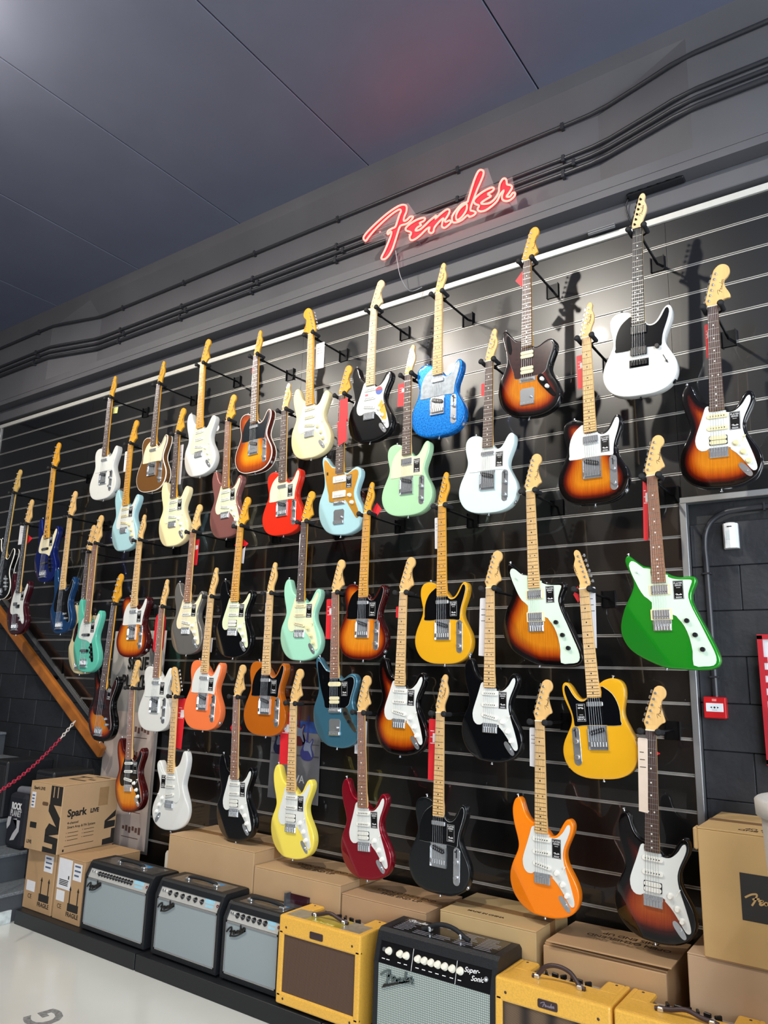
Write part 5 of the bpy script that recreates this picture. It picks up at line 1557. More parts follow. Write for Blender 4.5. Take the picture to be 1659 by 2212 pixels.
# the big amplifier carton standing on the two smaller ones
sb = carton('big carton printed Spark LIVE with bold black stripes, stacked left of the amplifiers', -4.815, -4.485, -0.635, -0.20, 0.4405, 0.852, KRAFT['a'], rz=math.radians(4), tape=False)
W2, D2, H2 = 0.165, 0.2175, 0.4115
blk = MB()
for poly in ([(0.045, 0.285), (0.160, 0.285), (0.160, 0.400), (0.045, 0.400)],
             [(0.04, 0.285), (0.085, 0.285), (0.160, 0.215), (0.160, 0.135), (0.115, 0.175), (0.04, 0.245)],
             [(0.03, 0.135), (0.06, 0.175), (0.160, 0.155), (0.160, 0.120), (0.03, 0.095)],
             [(0.03, 0.060), (0.03, 0.105), (0.160, 0.095), (0.160, 0.055)],
             [(0.02, 0.003), (0.02, 0.035), (0.115, 0.030), (0.115, 0.060), (0.160, 0.055), (0.160, 0.003)]):
    blk.prism(poly, -D2 - 0.0004, -D2 + 0.0002)
ob('print', blk.mesh('print'), INK_K, sb)
ob('print', MB().box(0.072, 0.080, -D2 - 0.0009, -D2 - 0.0003, 0.33, 0.395).box(0.112, 0.120, -D2 - 0.0009, -D2 - 0.0003, 0.33, 0.395).mesh('print'), KRAFT['a'], sb)
ob('print', text_mesh('Spark LIVE', 0.026, bold=0.0008), INK_K, sb, loc=(-0.075, -D2 - 0.0006, 0.372), rot=(PI / 2, 0, 0))
q = ob('paper_label', MB().box(-0.145, -0.105, -D2 - 0.0007, -D2, 0.25, 0.345).mesh('paper_label'), WHITE_TAG, sb)
ob('print', lines(-0.14, -0.11, 0.325, 4, 0.02, 0.009, -D2 - 0.0011), mat('blue_grey_ink', '51607a'), q)
ob('print', MB().box(-0.13, -0.065, -D2 - 0.0006, -D2, 0.13, 0.165).mesh('print'), INK_K, sb)
ob('print', text_mesh('LIVE', 0.028, bold=0.0008), INK_K, sb, loc=(-0.12, -D2 - 0.0006, 0.045), rot=(PI / 2, 0, 0))
ob('hand_hole', slab_mesh(0.06, 0.022, 0.010, -D2 - 0.0012, -D2, name='hand_hole'), mat('carton_hole_brown', '5c442b', rough=0.8), sb, loc=(0.0, 0, 0.285))
for s, size, y, z, bo in (('Spark', 0.062, -0.10, 0.235, 0.0022), ('LIVE', 0.036, 0.035, 0.232, 0.0016), ('4-channel', 0.021, -0.123, 0.178, 0.0003), ('Smart Amp & PA System', 0.021, -0.055, 0.152, 0.0003)):
    ob('print', text_mesh(s, size, bold=bo), INK_K, sb, loc=(W2 + 0.0005, y, z), rot=(PI / 2, 0, PI / 2))
pr = MB()
for i in range(3):
    for j in range(2):
        y0, z0 = -0.165 + 0.12 * j, 0.118 - 0.022 * i + 0.006 * j
        pr.box(W2, W2 + 0.0005, y0, y0 + 0.004, z0, z0 + 0.004)
        pr.box(W2, W2 + 0.0005, y0 + 0.012, y0 + 0.09, z0, z0 + 0.003)
pr.box(W2, W2 + 0.0005, -0.17, 0.05, 0.040, 0.043)
pr.box(W2, W2 + 0.0005, -0.18, -0.168, 0.012, 0.026)
ob('print', pr.mesh('print'), INK_K, sb)
pr = MB()
for poly in ([(0.125, 0.155), (0.21, 0.215), (0.21, 0.175), (0.145, 0.150), (0.21, 0.150), (0.21, 0.110), (0.125, 0.105)], [(0.12, 0.005), (0.12, 0.04), (0.185, 0.045), (0.185, 0.10), (0.214, 0.10), (0.214, 0.005)]):
    m_ = MB().prism(poly, -0.0004, 0.0002)
    pr.add([(W2 - y_, x_, z_) for x_, y_, z_ in m_.v], m_.f)
ob('print', pr.mesh('print'), INK_K, sb)
ob('print', MB().box(W2, W2 + 0.0004, 0.06, 0.135, 0.255, 0.37).mesh('print'), mat('dark_kraft_print', '97764f', rough=0.8), sb)  # flat patch of darker kraft brown on the carton side
for (xa, xb, ya, yb) in ((-0.05, 0.10, -0.02, 0.00), (0.06, 0.12, 0.04, 0.06), (-0.10, 0.02, 0.10, 0.12), (-0.02, 0.12, 0.16, 0.18), (-0.06, -0.04, -0.02, 0.12)):
    ob('print', MB().box(xa, xb, ya, yb, H2, H2 + 0.0006).mesh('print'), INK_K, sb)

# ------------------------------------------------------------------ amplifiers
TOLEX = mat('black_textured_vinyl', '15181d', rough=0.5, noise=0.1, nscale=120, bump=0.35, bscale=260)
PANEL_TOP = mat('amp_top_card', '4a4845', rough=0.4, noise=0.5, nscale=22, coat=0.5)


def weave(name, c1, c2, sx, sz, rough=0.8):
    m = bpy.data.materials.new(name)
    m.use_nodes = True
    nt = m.node_tree
    b = nt.nodes['Principled BSDF']
    tc = nt.nodes.new('ShaderNodeTexCoord')
    outs = []
    for axis, s in (('X', sx), ('Z', sz)):
        wv = nt.nodes.new('ShaderNodeTexWave')
        wv.wave_type = 'BANDS'
        wv.bands_direction = axis
        wv.inputs['Scale'].default_value = s
        wv.inputs['Distortion'].default_value = 0.4
        nt.links.new(tc.outputs['Object'], wv.inputs['Vector'])
        outs.append(wv.outputs['Fac'])
    mx = nt.nodes.new('ShaderNodeMath')
    mx.operation = 'MULTIPLY'
    nt.links.new(outs[0], mx.inputs[0])
    nt.links.new(outs[1], mx.inputs[1])
    r = nt.nodes.new('ShaderNodeValToRGB')
    r.color_ramp.elements[0].color = lin(c1)
    r.color_ramp.elements[1].color = lin(c2)
    r.color_ramp.elements[1].position = 0.5
    nt.links.new(mx.outputs[0], r.inputs['Fac'])
    nt.links.new(r.outputs['Color'], b.inputs['Base Color'])
    b.inputs['Roughness'].default_value = rough
    MATS[name] = m
    return m


SILV = weave('silver_blue_grille_cloth', '8e999d', 'e2e8ea', 45, 0.02)
SILV2 = weave('silver_grey_grille_cloth', '6f7a78', 'b9c4bd', 38, 38)
OXB = weave('brown_grille_cloth', '3a2a22', '6b5140', 45, 70)
OXS = weave('striped_brown_grille_cloth', '2a211c', '75604a', 3, 95)
TWEED = mat('lacquered_yellow_tweed', 'e3ae46', rough=0.45, noise=0.10, nscale=160, coat=0.25, bump=0.15, bscale=300)
LEATH = mat('brown_leather', '3a2a2a', rough=0.5, noise=0.15, nscale=30)
FACEP = mat('silver_face_panel', 'cfcfcb', rough=0.35, metal=0.4, noise=0.05)
BLUEP = mat('pale_blue_lettering', '8fc0d4', rough=0.4, noise=0.05)
AKN = mat('black_amp_knob', '0e0e11', rough=0.35, noise=0.03)


def feet(r, w, d):
    fm = cached('foot', lambda: MB().lathe([(0.010, 0.0), (0.012, 0.006), (0.012, 0.012)], n=12).mesh('foot'))
    for sx in (-1, 1):
        for sy in (-1, 1):
            ob('foot', fm, RUBBER, r, loc=(sx * (w / 2 - 0.04), sy * (d / 2 - 0.04), 0))


def silverface(label, x0, w, h, d, yf, nk, slope=0.085):
    r = thing('guitar_amplifier', label, 'amplifier', (x0 + w / 2, yf + d / 2, PT), group='guitar amplifiers')
    feet(r, w, d)
    b = 0.012
    # cabinet shell: sides with the sloping upper front, top, bottom, back
    zs = h * 0.80
    prof = [(-d / 2, 0.012), (-d / 2, zs), (-d / 2 + 0.03, h - 0.012), (-d / 2 + 0.042, h), (d / 2 - 0.008, h), (d / 2, h - 0.01), (d / 2, 0.012)]
    for s in (-1, 1):
        xa, xb = sorted((s * w / 2, s * (w / 2 - 0.019)))
        ob('side_panel', MB().prismx(prof, xa, xb).mesh('side_panel'), TOLEX, r)
    wi = w / 2 - 0.019
    ob('top_panel', MB().box(-wi, wi, -d / 2 + 0.040, d / 2 - 0.004, h - 0.02, h).prismx([(-d / 2 + 0.025, h - 0.038), (-d / 2 + 0.030, h - 0.012), (-d / 2 + 0.042, h), (-d / 2 + 0.06, h - 0.02)], -wi, wi).mesh('top_panel'), TOLEX, r)
    ob('bottom_panel', MB().box(-wi, wi, -d / 2, d / 2, 0.012, 0.032).mesh('bottom_panel'), TOLEX, r)
    ob('back_panel', MB().box(-wi, wi, d / 2 - 0.02, d / 2 - 0.006, 0.03, h - 0.02).mesh('back_panel'), TOLEX, r)
    # control panel on the slope
    ang = math.atan2(0.03, h - 0.012 - zs)
    cp = ob('control_panel', MB().box(-wi, wi, -0.004, 0.004, 0.0, 0.062).mesh('control_panel'), FACEP, r, loc=(0, -d / 2 + 0.010, zs - 0.012), rot=(-ang, 0, 0))
    km = cached('aknob', lambda: MB().lathe([(0.0135, 0.0), (0.0125, 0.003), (0.008, 0.005), (0.0075, 0.013), (0.006, 0.014)], (0, 0, 0), axis='y', n=14).mesh('knob'))
    capm = cached('acap', lambda: MB().lathe([(0.0045, 0.0), (0.0045, 0.0006)], (0, -0.014, 0), axis='y', n=10).mesh('knob_cap'))
    xs = np.linspace(-wi * 0.66, wi * 0.42, nk)
    for x in xs:
        k = ob('knob', km, AKN, cp, loc=(x, -0.004, 0.030))
        ob('knob_cap', capm, CHROME, k)
    jm = cached('ajack', lambda: MB().cyl((0, 0, 0), (0, -0.006, 0), 0.006, n=10).mesh('input_jack'))
    for x in (-wi * 0.90, -wi * 0.82):
        ob('input_jack', jm, CHROME, cp, loc=(x, -0.004, 0.034))
    ob('print', MB().box(wi * 0.50, wi * 0.80, -0.0046, -0.004, 0.030, 0.050).box(wi * 0.55, wi * 0.80, -0.0046, -0.004, 0.012, 0.024).mesh('print'), BLUEP, cp)
    ob('pilot_lamp', MB().lathe([(0.008, 0), (0.006, 0.005), (0.001, 0.008)], (wi * 0.92, -0.004, 0.030), axis='y', n=12).mesh('pilot_lamp'), mat('red_jewel', '5a1018', rough=0.1, coat=1), cp)
    # grille with chrome frame and raised script badge
    gr = ob('grille', MB().box(-wi + 0.006, wi - 0.006, -d / 2 + 0.004, -d / 2 + 0.012, 0.042, zs - 0.018).mesh('grille'), SILV, r)
    fr = MB()
    for a, b_, c, e in ((-wi, -wi + 0.007, 0.034, zs - 0.012), (wi - 0.007, wi, 0.034, zs - 0.012), (-wi, wi, 0.034, 0.042), (-wi, wi, zs - 0.019, zs - 0.012)):
        fr.box(a, b_, -d / 2 + 0.0005, -d / 2 + 0.010, c, e)
    ob('grille_frame', fr.mesh('grille_frame'), ALUTRIM, gr)
    ob('script_badge', logo_mb(0.135, 0.0062, 0.006, tail=True).mesh('script_badge'), INK_K, gr, loc=(-wi + 0.016, -d / 2 + 0.003, zs - 0.085), rot=(0, -0.30, 0))
    # top: handle and information card
    ob('top_card', MB().box(-wi + 0.03, wi - 0.03, -d / 2 + 0.055, d / 2 - 0.03, h, h + 0.0008).mesh('top_card'), PANEL_TOP, r)
    ob('top_card_print', MB().box(0.02, 0.12, 0.02, d / 2 - 0.045, h + 0.0008, h + 0.0014).mesh('top_card_print'), mat('blue_print', '3c7fb0', rough=0.4), r)
    hd = ob('handle', MB().tube(spline([(-0.11, 0, 0.006), (-0.09, 0, 0.016), (0, 0, 0.020), (0.09, 0, 0.016), (0.11, 0, 0.006)], 4, closed=False), 0.009, n=8).mesh('handle'), RUBBER, r, loc=(0, 0, h))
    for s in (-1, 1):
        ob('handle_cap', MB().box(s * 0.11 - 0.016, s * 0.11 + 0.016, -0.014, 0.014, 0.0, 0.012, bev=0.003).mesh('handle_cap'), CHROME, hd)
    return r


silverface('black amplifier with silver-blue grille and many small knobs, beside the cartons', -4.165, 0.585, 0.372, 0.208, -0.615, 12)
silverface('black amplifier with silver-blue grille and six knobs, second from the cartons', -3.523, 0.505, 0.378, 0.206, -0.612, 6)
silverface('smallest black silver-grille amplifier, left of the yellow tweed amplifier', -2.992, 0.392, 0.356, 0.204, -0.608, 6)
ra = thing('leaflet_stand', 'small dark red leaflet in clear holder behind the third amplifier', 'leaflet', (-2.645, -0.445, 0.4395))
ob('leaflet', MB().box(-0.075, 0.055, -0.003, 0.0, 0.0, 0.048).mesh('leaflet'), mat('dark_red_leaflet', '34101a', rough=0.3, coat=0.6), ra, loc=(0, 0.03, 0.001))
ob('holder', MB().box(-0.085, -0.072, -0.006, 0.03, 0, 0.055).box(-0.085, 0.06, -0.02, 0.035, 0, 0.003).mesh('holder'), mat('clear_plastic_edge', '4a4c50', rough=0.15, coat=1), ra)


def tweed(label, x0, w, h, d, yf, grille, cards, plate_text, arch=0.048):
    r = thing('guitar_amplifier', label, 'amplifier', (x0 + w / 2, yf + d / 2, PT), group='guitar amplifiers')
    feet(r, w, d)
    for s in (-1, 1):
        xa, xb = sorted((s * w / 2, s * (w / 2 - 0.02)))
        ob('side_panel', MB().box(xa, xb, -d / 2 + 0.010, d / 2, 0.012, h, bev=0.006, seg=2).mesh('side_panel'), TWEED, r)
    wi = w / 2 - 0.014
    # top with a recess at the back for the controls
    ob('top_panel', MB().box(-wi, wi, -d / 2 + 0.012, 0.02, h - 0.02, h, bev=0.004).mesh('top_panel'), TWEED, r)
    for s in (-1, 1):
        xa, xb = sorted((s * wi, s * (wi - 0.075)))
        ob('top_shoulder', MB().box(xa, xb, 0.0, d / 2, h - 0.02, h + 0.001, bev=0.010, seg=2).mesh('top_shoulder'), TWEED, r)
    cp = ob('control_panel', MB().box(-wi + 0.07, wi - 0.07, 0.018, d / 2 - 0.02, h - 0.028, h - 0.024).mesh('control_panel'), CHROME, r)
    ck = cached('chick', lambda: MB().lathe([(0.011, 0.0), (0.011, 0.010), (0.009, 0.012)], n=12).box(-0.005, 0.005, -0.016, 0.010, 0.010, 0.026, bev=0.002).mesh('knob'))
    for i in range(6):
        ob('knob', ck, AKN, cp, loc=(-wi + 0.125 + i * (2 * wi - 0.25) / 5, 0.055, h - 0.024), rot=(0, 0, 0.5 + i))
    ob('bottom_panel', MB().box(-wi, wi, -d / 2 + 0.012, d / 2, 0.012, 0.03).mesh('bottom_panel'), TWEED, r)
    ob('back_panel', MB().box(-wi, wi, d / 2 - 0.022, d / 2 - 0.008, 0.03, h - 0.05).mesh('back_panel'), TWEED, r)
    # front baffle frame around the grille
    top, bot, sd = 0.082, 0.062, 0.030
    fr = MB().box(-w / 2, w / 2, -d / 2, -d / 2 + 0.022, h - top, h, bev=0.008, seg=2).box(-w / 2, w / 2, -d / 2, -d / 2 + 0.022, 0.012, bot, bev=0.008, seg=2)
    fr.box(-w / 2, -w / 2 + sd, -d / 2, -d / 2 + 0.022, bot - 0.02, h - top + 0.02, bev=0.006, seg=2).box(w / 2 - sd, w / 2, -d / 2, -d / 2 + 0.022, bot - 0.02, h - top + 0.02, bev=0.006, seg=2)
    f = ob('front_frame', fr.mesh('front_frame'), TWEED, r)
    ob('grille', MB().box(-w / 2 + sd - 0.004, w / 2 - sd + 0.004, -d / 2 + 0.008, -d / 2 + 0.014, bot - 0.006, h - top + 0.006).mesh('grille'), grille, r)
    sm = cached('ascrew', lambda: MB().lathe([(0.0055, 0), (0.0045, 0.0015), (0.001, 0.002)], axis='y', n=10).mesh('screw'))
    for s in (-1, 1):
        ob('screw', sm, LEATH, f, loc=(s * (w / 2 - 0.045), -d / 2, h - 0.048))
        ob('screw', sm, LEATH, f, loc=(s * (w / 2 - 0.045), -d / 2, 0.038))
        ob('screw', sm, LEATH, r, loc=(s * (wi - 0.03), 0.09, h + 0.001), rot=(-PI / 2, 0, 0))
    np_ = ob('name_plate', slab_mesh(0.078, 0.030, 0.006, -0.0025, 0.0, name='name_plate'), LEATH, f, loc=(-0.01, -d / 2, h - 0.050))
    if plate_text:
        ob('print', logo_mb(0.055, 0.0024, 0.0008).mesh('print'), mat('plate_silver_script', 'a8a0b0', rough=0.3, metal=0.6), np_, loc=(-0.0275, -0.0025, -0.009))
    hgt = arch
    hd = ob('handle', MB().tube(spline([(-0.105, 0, 0.006), (-0.085, 0, 0.010), (-0.05, 0, hgt), (0.0, 0, hgt + 0.012), (0.05, 0, hgt), (0.085, 0, 0.010), (0.105, 0, 0.006)], 4, closed=False), 0.0085, n=8).mesh('handle'), LEATH, r, loc=(0, -0.035, h))
    for s in (-1, 1):
        ob('handle_cap', MB().box(s * 0.085 - 0.010, s * 0.085 + 0.010, -0.013, 0.013, 0.0, 0.017, bev=0.003).mesh('handle_cap'), CHROME, hd)
    if cards:
        gc = mat('grey_info_card', '8d8778', rough=0.35, noise=0.2, nscale=40, coat=0.5)
        tc_ = ob('top_card', MB().box(-wi + 0.01, -0.10, -d / 2 + 0.022, 0.015, h, h + 0.0008).mesh('top_card'), gc, r)
        ob('top_card', MB().box(0.105, wi - 0.01, -d / 2 + 0.022, 0.015, h, h + 0.0008).mesh('top_card'), gc, r)
        ob('top_card', MB().box(-0.10, 0.105, -d / 2 + 0.022, 0.015, h, h + 0.0008).mesh('top_card'), mat('olive_info_card', 'a8962c', rough=0.35, noise=0.1, coat=0.5), r)
        ob('print', text_mesh('Hot Rod Series', 0.020, shear=0.3), mat('pale_yellow_ink', 'e8dc8a', rough=0.4), tc_, loc=(0.0, -0.085, h + 0.0012))
    return r


tweed('yellow tweed amplifier with brown grille and info cards on top, left of the black amplifier', -2.575, 0.478, 0.385, 0.235, -0.652, OXB, True, False, 0.018)
tweed('yellow tweed amplifier with striped grille and arched leather handle, centre right', -1.448, 0.452, 0.378, 0.235, -0.652, OXS, False, True)
tweed('yellow tweed amplifier in the bottom right corner, cut by the photo edge', -0.985, 0.452, 0.378, 0.235, -0.652, OXS, False, True, 0.014)

# tall black amplifier with ivory knobs
w, h, d, yf = 0.575, 0.432, 0.248, -0.652
ss = thing('guitar_amplifier', 'black amplifier with ivory knobs and grey-green grille, between two tweed amplifiers', 'amplifier', (-2.022 + w / 2, yf + d / 2, PT), group='guitar amplifiers')
feet(ss, w, d)
zs = h - 0.125
prof = [(-d / 2, 0.012), (-d / 2, zs), (-d / 2 + 0.022, h - 0.035), (-d / 2 + 0.030, h - 0.012), (-d / 2 + 0.048, h), (d / 2 - 0.02, h), (d / 2, h - 0.02), (d / 2, 0.012)]
for s in (-1, 1):
    xa, xb = sorted((s * w / 2, s * (w / 2 - 0.022)))
    ob('side_panel', MB().prismx(prof, xa, xb).mesh('side_panel'), TOLEX, ss)
wi = w / 2 - 0.022
ob('top_panel', MB().prismx([(-d / 2 + 0.020, h - 0.045), (-d / 2 + 0.030, h - 0.012), (-d / 2 + 0.048, h), (d / 2 - 0.02, h), (d / 2 - 0.02, h - 0.02), (-d / 2 + 0.06, h - 0.03)], -wi, wi).mesh('top_panel'), TOLEX, ss)
ob('bottom_panel', MB().box(-wi, wi, -d / 2, d / 2, 0.012, 0.034).mesh('bottom_panel'), TOLEX, ss)
ob('back_panel', MB().box(-wi, wi, d / 2 - 0.022, d / 2 - 0.008, 0.03, h - 0.02).mesh('back_panel'), TOLEX, ss)
ang = math.atan2(0.022, h - 0.035 - zs)
cp = ob('control_panel', MB().box(-wi, wi, -0.003, 0.004, 0.0, 0.088).mesh('control_panel'), mat('black_control_plate', '101013', rough=0.3, coat=0.3), ss, loc=(0, -d / 2 + 0.006, zs - 0.002), rot=(-ang, 0, 0))
IVK = mat('ivory_knob', 'e9e6d6', rough=0.3, coat=0.4)
ivm = MB().lathe([(0.0155, 0.0), (0.0145, 0.005), (0.0115, 0.007), (0.0105, 0.018), (0.009, 0.0195)], axis='y', n=16).mesh('knob')
U = lambda px: -wi + (px - 140) / (1340 - 140) * 2 * wi
for px in (243, 372, 443, 574, 645, 718, 790, 865, 943, 1026):
    k = ob('knob', ivm, IVK, cp, loc=(U(px), -0.003, 0.050))
ob('print', MB().box(U(513) - 0.001, U(513) + 0.001, -0.0036, -0.003, 0.0, 0.088).mesh('print'), INK_W, cp)
ob('print', MB().box(U(985) - 0.001, U(985) + 0.001, -0.0036, -0.003, 0.0, 0.088).mesh('print'), INK_W, cp)
dash = MB()
for px in (190, 243, 372, 443, 574, 645, 718, 790, 865, 943, 1026):
    dash.box(U(px) - 0.008, U(px) + 0.008, -0.0036, -0.003, 0.016, 0.019)
ob('print', dash.mesh('print'), INK_W, cp)
ob('print', text_mesh('Super-', 0.026, bold=0.0003, shear=0.35), INK_W, cp, loc=(U(1140), -0.0038, 0.062), rot=(PI / 2, -0.08, 0))
ob('print', text_mesh('Sonic', 0.026, bold=0.0003, shear=0.35), INK_W, cp, loc=(U(1200), -0.0038, 0.038), rot=(PI / 2, -0.08, 0))
ob('input_jack', MB().cyl((U(190), -0.003, 0.052), (U(190), -0.010, 0.052), 0.008, n=12).mesh('input_jack'), CHROME, cp)
ob('pilot_lamp', MB().lathe([(0.010, 0), (0.008, 0.006), (0.001, 0.009)], (U(1285), -0.003, 0.046), axis='y', n=12).mesh('pilot_lamp'), CHROME, cp)
gr = ob('grille', MB().box(-wi, wi, -d / 2 + 0.003, -d / 2 + 0.012, 0.036, zs - 0.004).mesh('grille'), SILV2, ss)
bd = ob('script_badge', logo_mb(0.165, 0.0085, 0.006).mesh('script_badge'), mat('chrome_badge', '7d8c8e', rough=0.2, metal=0.9), gr, loc=(-wi + 0.02, -d / 2 + 0.003, zs - 0.075), rot=(0, -0.12, 0))
ob('badge_tail', MB().prism([(0.0, 0.0), (0.03, 0.012), (0.14, 0.055), (0.14, 0.060), (0.03, 0.022), (0.012, 0.018)], -0.006, 0.0).mesh('badge_tail'), INK_K, gr, loc=(-wi + 0.022, -d / 2 + 0.003, zs - 0.095))
tcard = ob('top_card', MB().box(-wi + 0.015, wi - 0.01, -d / 2 + 0.055, d / 2 - 0.03, h, h + 0.0008).mesh('top_card'), mat('black_info_card', '16161a', rough=0.3, coat=0.5), ss)
dash = MB()
for i in range(9):
    for j in range(5):
        xa = -wi + 0.03 + j * 0.098
        if 1 <= j <= 2 and 3 <= i <= 7:
            continue
        dash.box(xa, xa + random.uniform(0.05, 0.088), -d / 2 + 0.066 + i * 0.016, -d / 2 + 0.069 + i * 0.016, h + 0.0008, h + 0.0012)
ob('print', dash.mesh('print'), mat('grey_ink', '9a98a2', rough=0.5), tcard)
ob('print', logo_mb(0.10, 0.006, 0.0004).mesh('print'), INK_W, tcard, loc=(-wi + 0.03, d / 2 - 0.075, h + 0.0008), rot=(-PI / 2, 0, 0))
hd = ob('handle', MB().tube(spline([(-0.115, 0, 0.006), (-0.09, 0, 0.014), (-0.05, 0, 0.034), (0.0, 0, 0.042), (0.05, 0, 0.034), (0.09, 0, 0.014), (0.115, 0, 0.006)], 4, closed=False), 0.010, n=8).mesh('handle'), RUBBER, ss, loc=(0, -0.01, h))
for s in (-1, 1):
    ob('handle_cap', MB().box(s * 0.075 - 0.006, s * 0.075 + 0.006, -0.014, 0.014, 0.004, 0.024, bev=0.003).mesh('handle_cap'), CHROME, hd)

# ------------------------------------------------------------------ stairs, rail, chain at the left
STEP = mat('dark_grey_step', '474c52', rough=0.5, noise=0.08, nscale=8)
TREAD = mat('checker_plate_tread', '686e74', rough=0.4, noise=0.35, nscale=90, bump=0.6, bscale=120)
stairs = thing('staircase', 'dark grey staircase with patterned treads climbing to the left', 'stairs', (-4.835, -0.75, 0))
for n_ in range(1, 13):
    xa = -0.26 * (n_ - 1)
    zt = 0.175 * n_
    ob('riser', MB().box(xa - 0.26, xa, -1.05, 0.63, 0.0 if n_ == 1 else zt - 0.175, zt - 0.02, bev=0.002).mesh('riser'), STEP, stairs)
    ob('tread', MB().box(xa - 0.27, xa + 0.012, -1.05, 0.63, zt - 0.02, zt, bev=0.004).mesh('tread'), TREAD, stairs)
struct('trim_8', MB().box(-4.834, -4.819, -1.8, -0.66, 0, 0.075, bev=0.002), mat('worn_white_kickboard', 'c9d2d2', rough=0.6, noise=0.25, nscale=25))
WOOD = mat('orange_stained_wood', 'a26022', rough=0.4, coat=0.4, noise=0.3, nscale=5, stretch=(1.5, 10, 1.5))
rail = thing('handrail', 'orange stained wooden handrail sloping down the wall', 'handrail', (-5.72, -0.10, 1.525))
sl = math.atan2(1.0, 1.62)
ob('rail', MB().box(-1.25, 1.02, -0.022, 0.022, -0.044, 0.044, bev=0.012, seg=2).mesh('rail'), WOOD, rail, rot=(0, math.radians(31.9), 0))
for k in (-0.9, 0.0, 0.85):
    ob('bracket', MB().cyl((k, 0.02, -0.02), (k, 0.14, -0.04), 0.010, n=8).mesh('bracket'), BLKMET, rail, rot=(0, math.radians(31.9), 0))
CR = mat('red_chain_plastic', 'b02a45', rough=0.4, noise=0.05)
CW = mat('white_chain_plastic', 'd8d2cc', rough=0.4, noise=0.05)
ch = thing('barrier_chain', 'red and white plastic barrier chain sagging from the handrail', 'chain', (-5.17, -0.14, 1.19))
A_, B_ = Vector((0, 0, 0)), Vector((0.55, -0.98, -0.42))
n_ = 44
lk = MB()
lkm = MB().tube([(0.019 * math.cos(a) * 1.0, 0.0095 * math.sin(a), 0) for a in np.linspace(0, 2 * PI, 14, endpoint=False)], 0.0034, n=6, closed=True).mesh('link')
P_ = []
for i in range(n_ + 1):
    k = i / n_
    p = A_.lerp(B_, k)
    p.z -= 0.16 * 4 * k * (1 - k) * 0.5
    P_.append(p)
for i in range(n_):
    p, q = P_[i], P_[i + 1]
    dq = (q - p).to_track_quat('X', 'Z').to_matrix().to_4x4()
    o = ob('link', lkm, CW if i < 7 else CR, ch)
    o.matrix_local = Matrix.Translation((p + q) / 2) @ dq @ Matrix.Rotation(PI / 2 * (i % 2) + 0.5, 4, 'X')

# dark gear behind the big carton
for x0, x1, y0, y1, z0, z1, lb in ((-5.605, -5.375, -0.50, -0.14, 0.526, 0.91, 'black speaker cabinet standing on the stairs, higher one behind the big carton'), (-5.075, -4.855, -0.46, -0.14, 0.176, 0.88, 'black speaker cabinet standing on the bottom step behind the big carton')):
    c = thing('speaker_cabinet', lb, 'speaker', ((x0 + x1) / 2, (y0 + y1) / 2, z0))
    zz = z1 - z0
    ob('cabinet', MB().box((x0 - x1) / 2, (x1 - x0) / 2, (y0 - y1) / 2, (y1 - y0) / 2, 0, zz, bev=0.012).mesh('cabinet'), TOLEX, c)
    ob('front_grille', MB().box((x0 - x1) / 2 + 0.02, (x1 - x0) / 2 - 0.02, (y0 - y1) / 2 - 0.004, (y0 - y1) / 2 + 0.002, 0.03, zz - 0.03, bev=0.002).mesh('front_grille'), mat('black_grille_cloth', '1c1d22', rough=0.7, noise=0.3, nscale=120), c)
gb = thing('printed_bag', 'black bag with white ROCK lettering wedged beside the big carton', 'bag', (-5.235, -0.42, 0.351))
ob('bag_body', MB().box(-0.085, 0.125, -0.07, 0.07, 0.0, 0.36, bev=0.03, seg=2).mesh('bag_body'), mat('black_nylon', '1a1c26', rough=0.6, noise=0.1, nscale=40, bump=0.3), gb)
ob('bag_roll', MB().cyl((-0.06, 0, 0.365), (0.12, 0, 0.375), 0.03, n=12).mesh('bag_roll'), mat('grey_roll', '6a6c76', rough=0.6), gb)
ob('print', text_mesh('ROCK', 0.058, bold=0.003, wide=0.75), INK_W, gb, loc=(0.03, -0.0715, 0.275), rot=(PI / 2, 0, 0))
ob('print', text_mesh('PLANET', 0.055, bold=0.002, wide=0.7), mat('grey_white_ink', 'b9b9bd', rough=0.6), gb, loc=(0.03, -0.0715, 0.228), rot=(PI / 2, 0, 0))
ob('print', MB().prism([(-0.06, 0.20), (-0.02, 0.205), (-0.03, 0.15), (-0.06, 0.12), (-0.07, 0.15)], -0.0715, -0.070).prism([(0.0, 0.19), (0.05, 0.20), (0.06, 0.14), (0.02, 0.10), (-0.01, 0.05), (0.04, 0.06), (0.09, 0.12), (0.09, 0.19)], -0.0715, -0.070).mesh('print'), mat('grey_white_ink', 'b9b9bd'), gb)

# ------------------------------------------------------------------ things on the wall at the right
ps = thing('power_strip', 'black multi-socket power strip on the lintel above the slat wall', 'power strip', (-0.82, -0.075, 4.06))
ob('strip_body', MB().box(-0.14, 0.14, -0.02, 0.035, -0.026, 0.026, bev=0.005).mesh('strip_body'), mat('black_plastic', '111318', rough=0.35, noise=0.03), ps, rot=(0, 0, 0))
for i in range(6):
    s_ = ob('socket', MB().lathe([(0.020, 0.0), (0.020, 0.003), (0.016, 0.003), (0.014, 0.0005)], (-0.115 + i * 0.046, -0.020, 0), axis='y', n=14).mesh('socket'), BLKMET, ps)
    ob('earth_pin', MB().cyl((-0.115 + i * 0.046 + 0.008, -0.024, -0.008), (-0.115 + i * 0.046 + 0.008, -0.018, -0.008), 0.003, n=8).mesh('earth_pin'), CHROME, s_)
thing('power_cable', 'black cable hanging from the power strip', 'cable', me=MB().tube(spline([(-0.955, -0.06, 4.06), (-0.975, -0.055, 4.0), (-0.965, -0.045, 3.93), (-0.96, -0.03, 3.914)], 4, closed=False), 0.004, n=6).mesh('power_cable'), m=mat('black_plastic', '111318'))
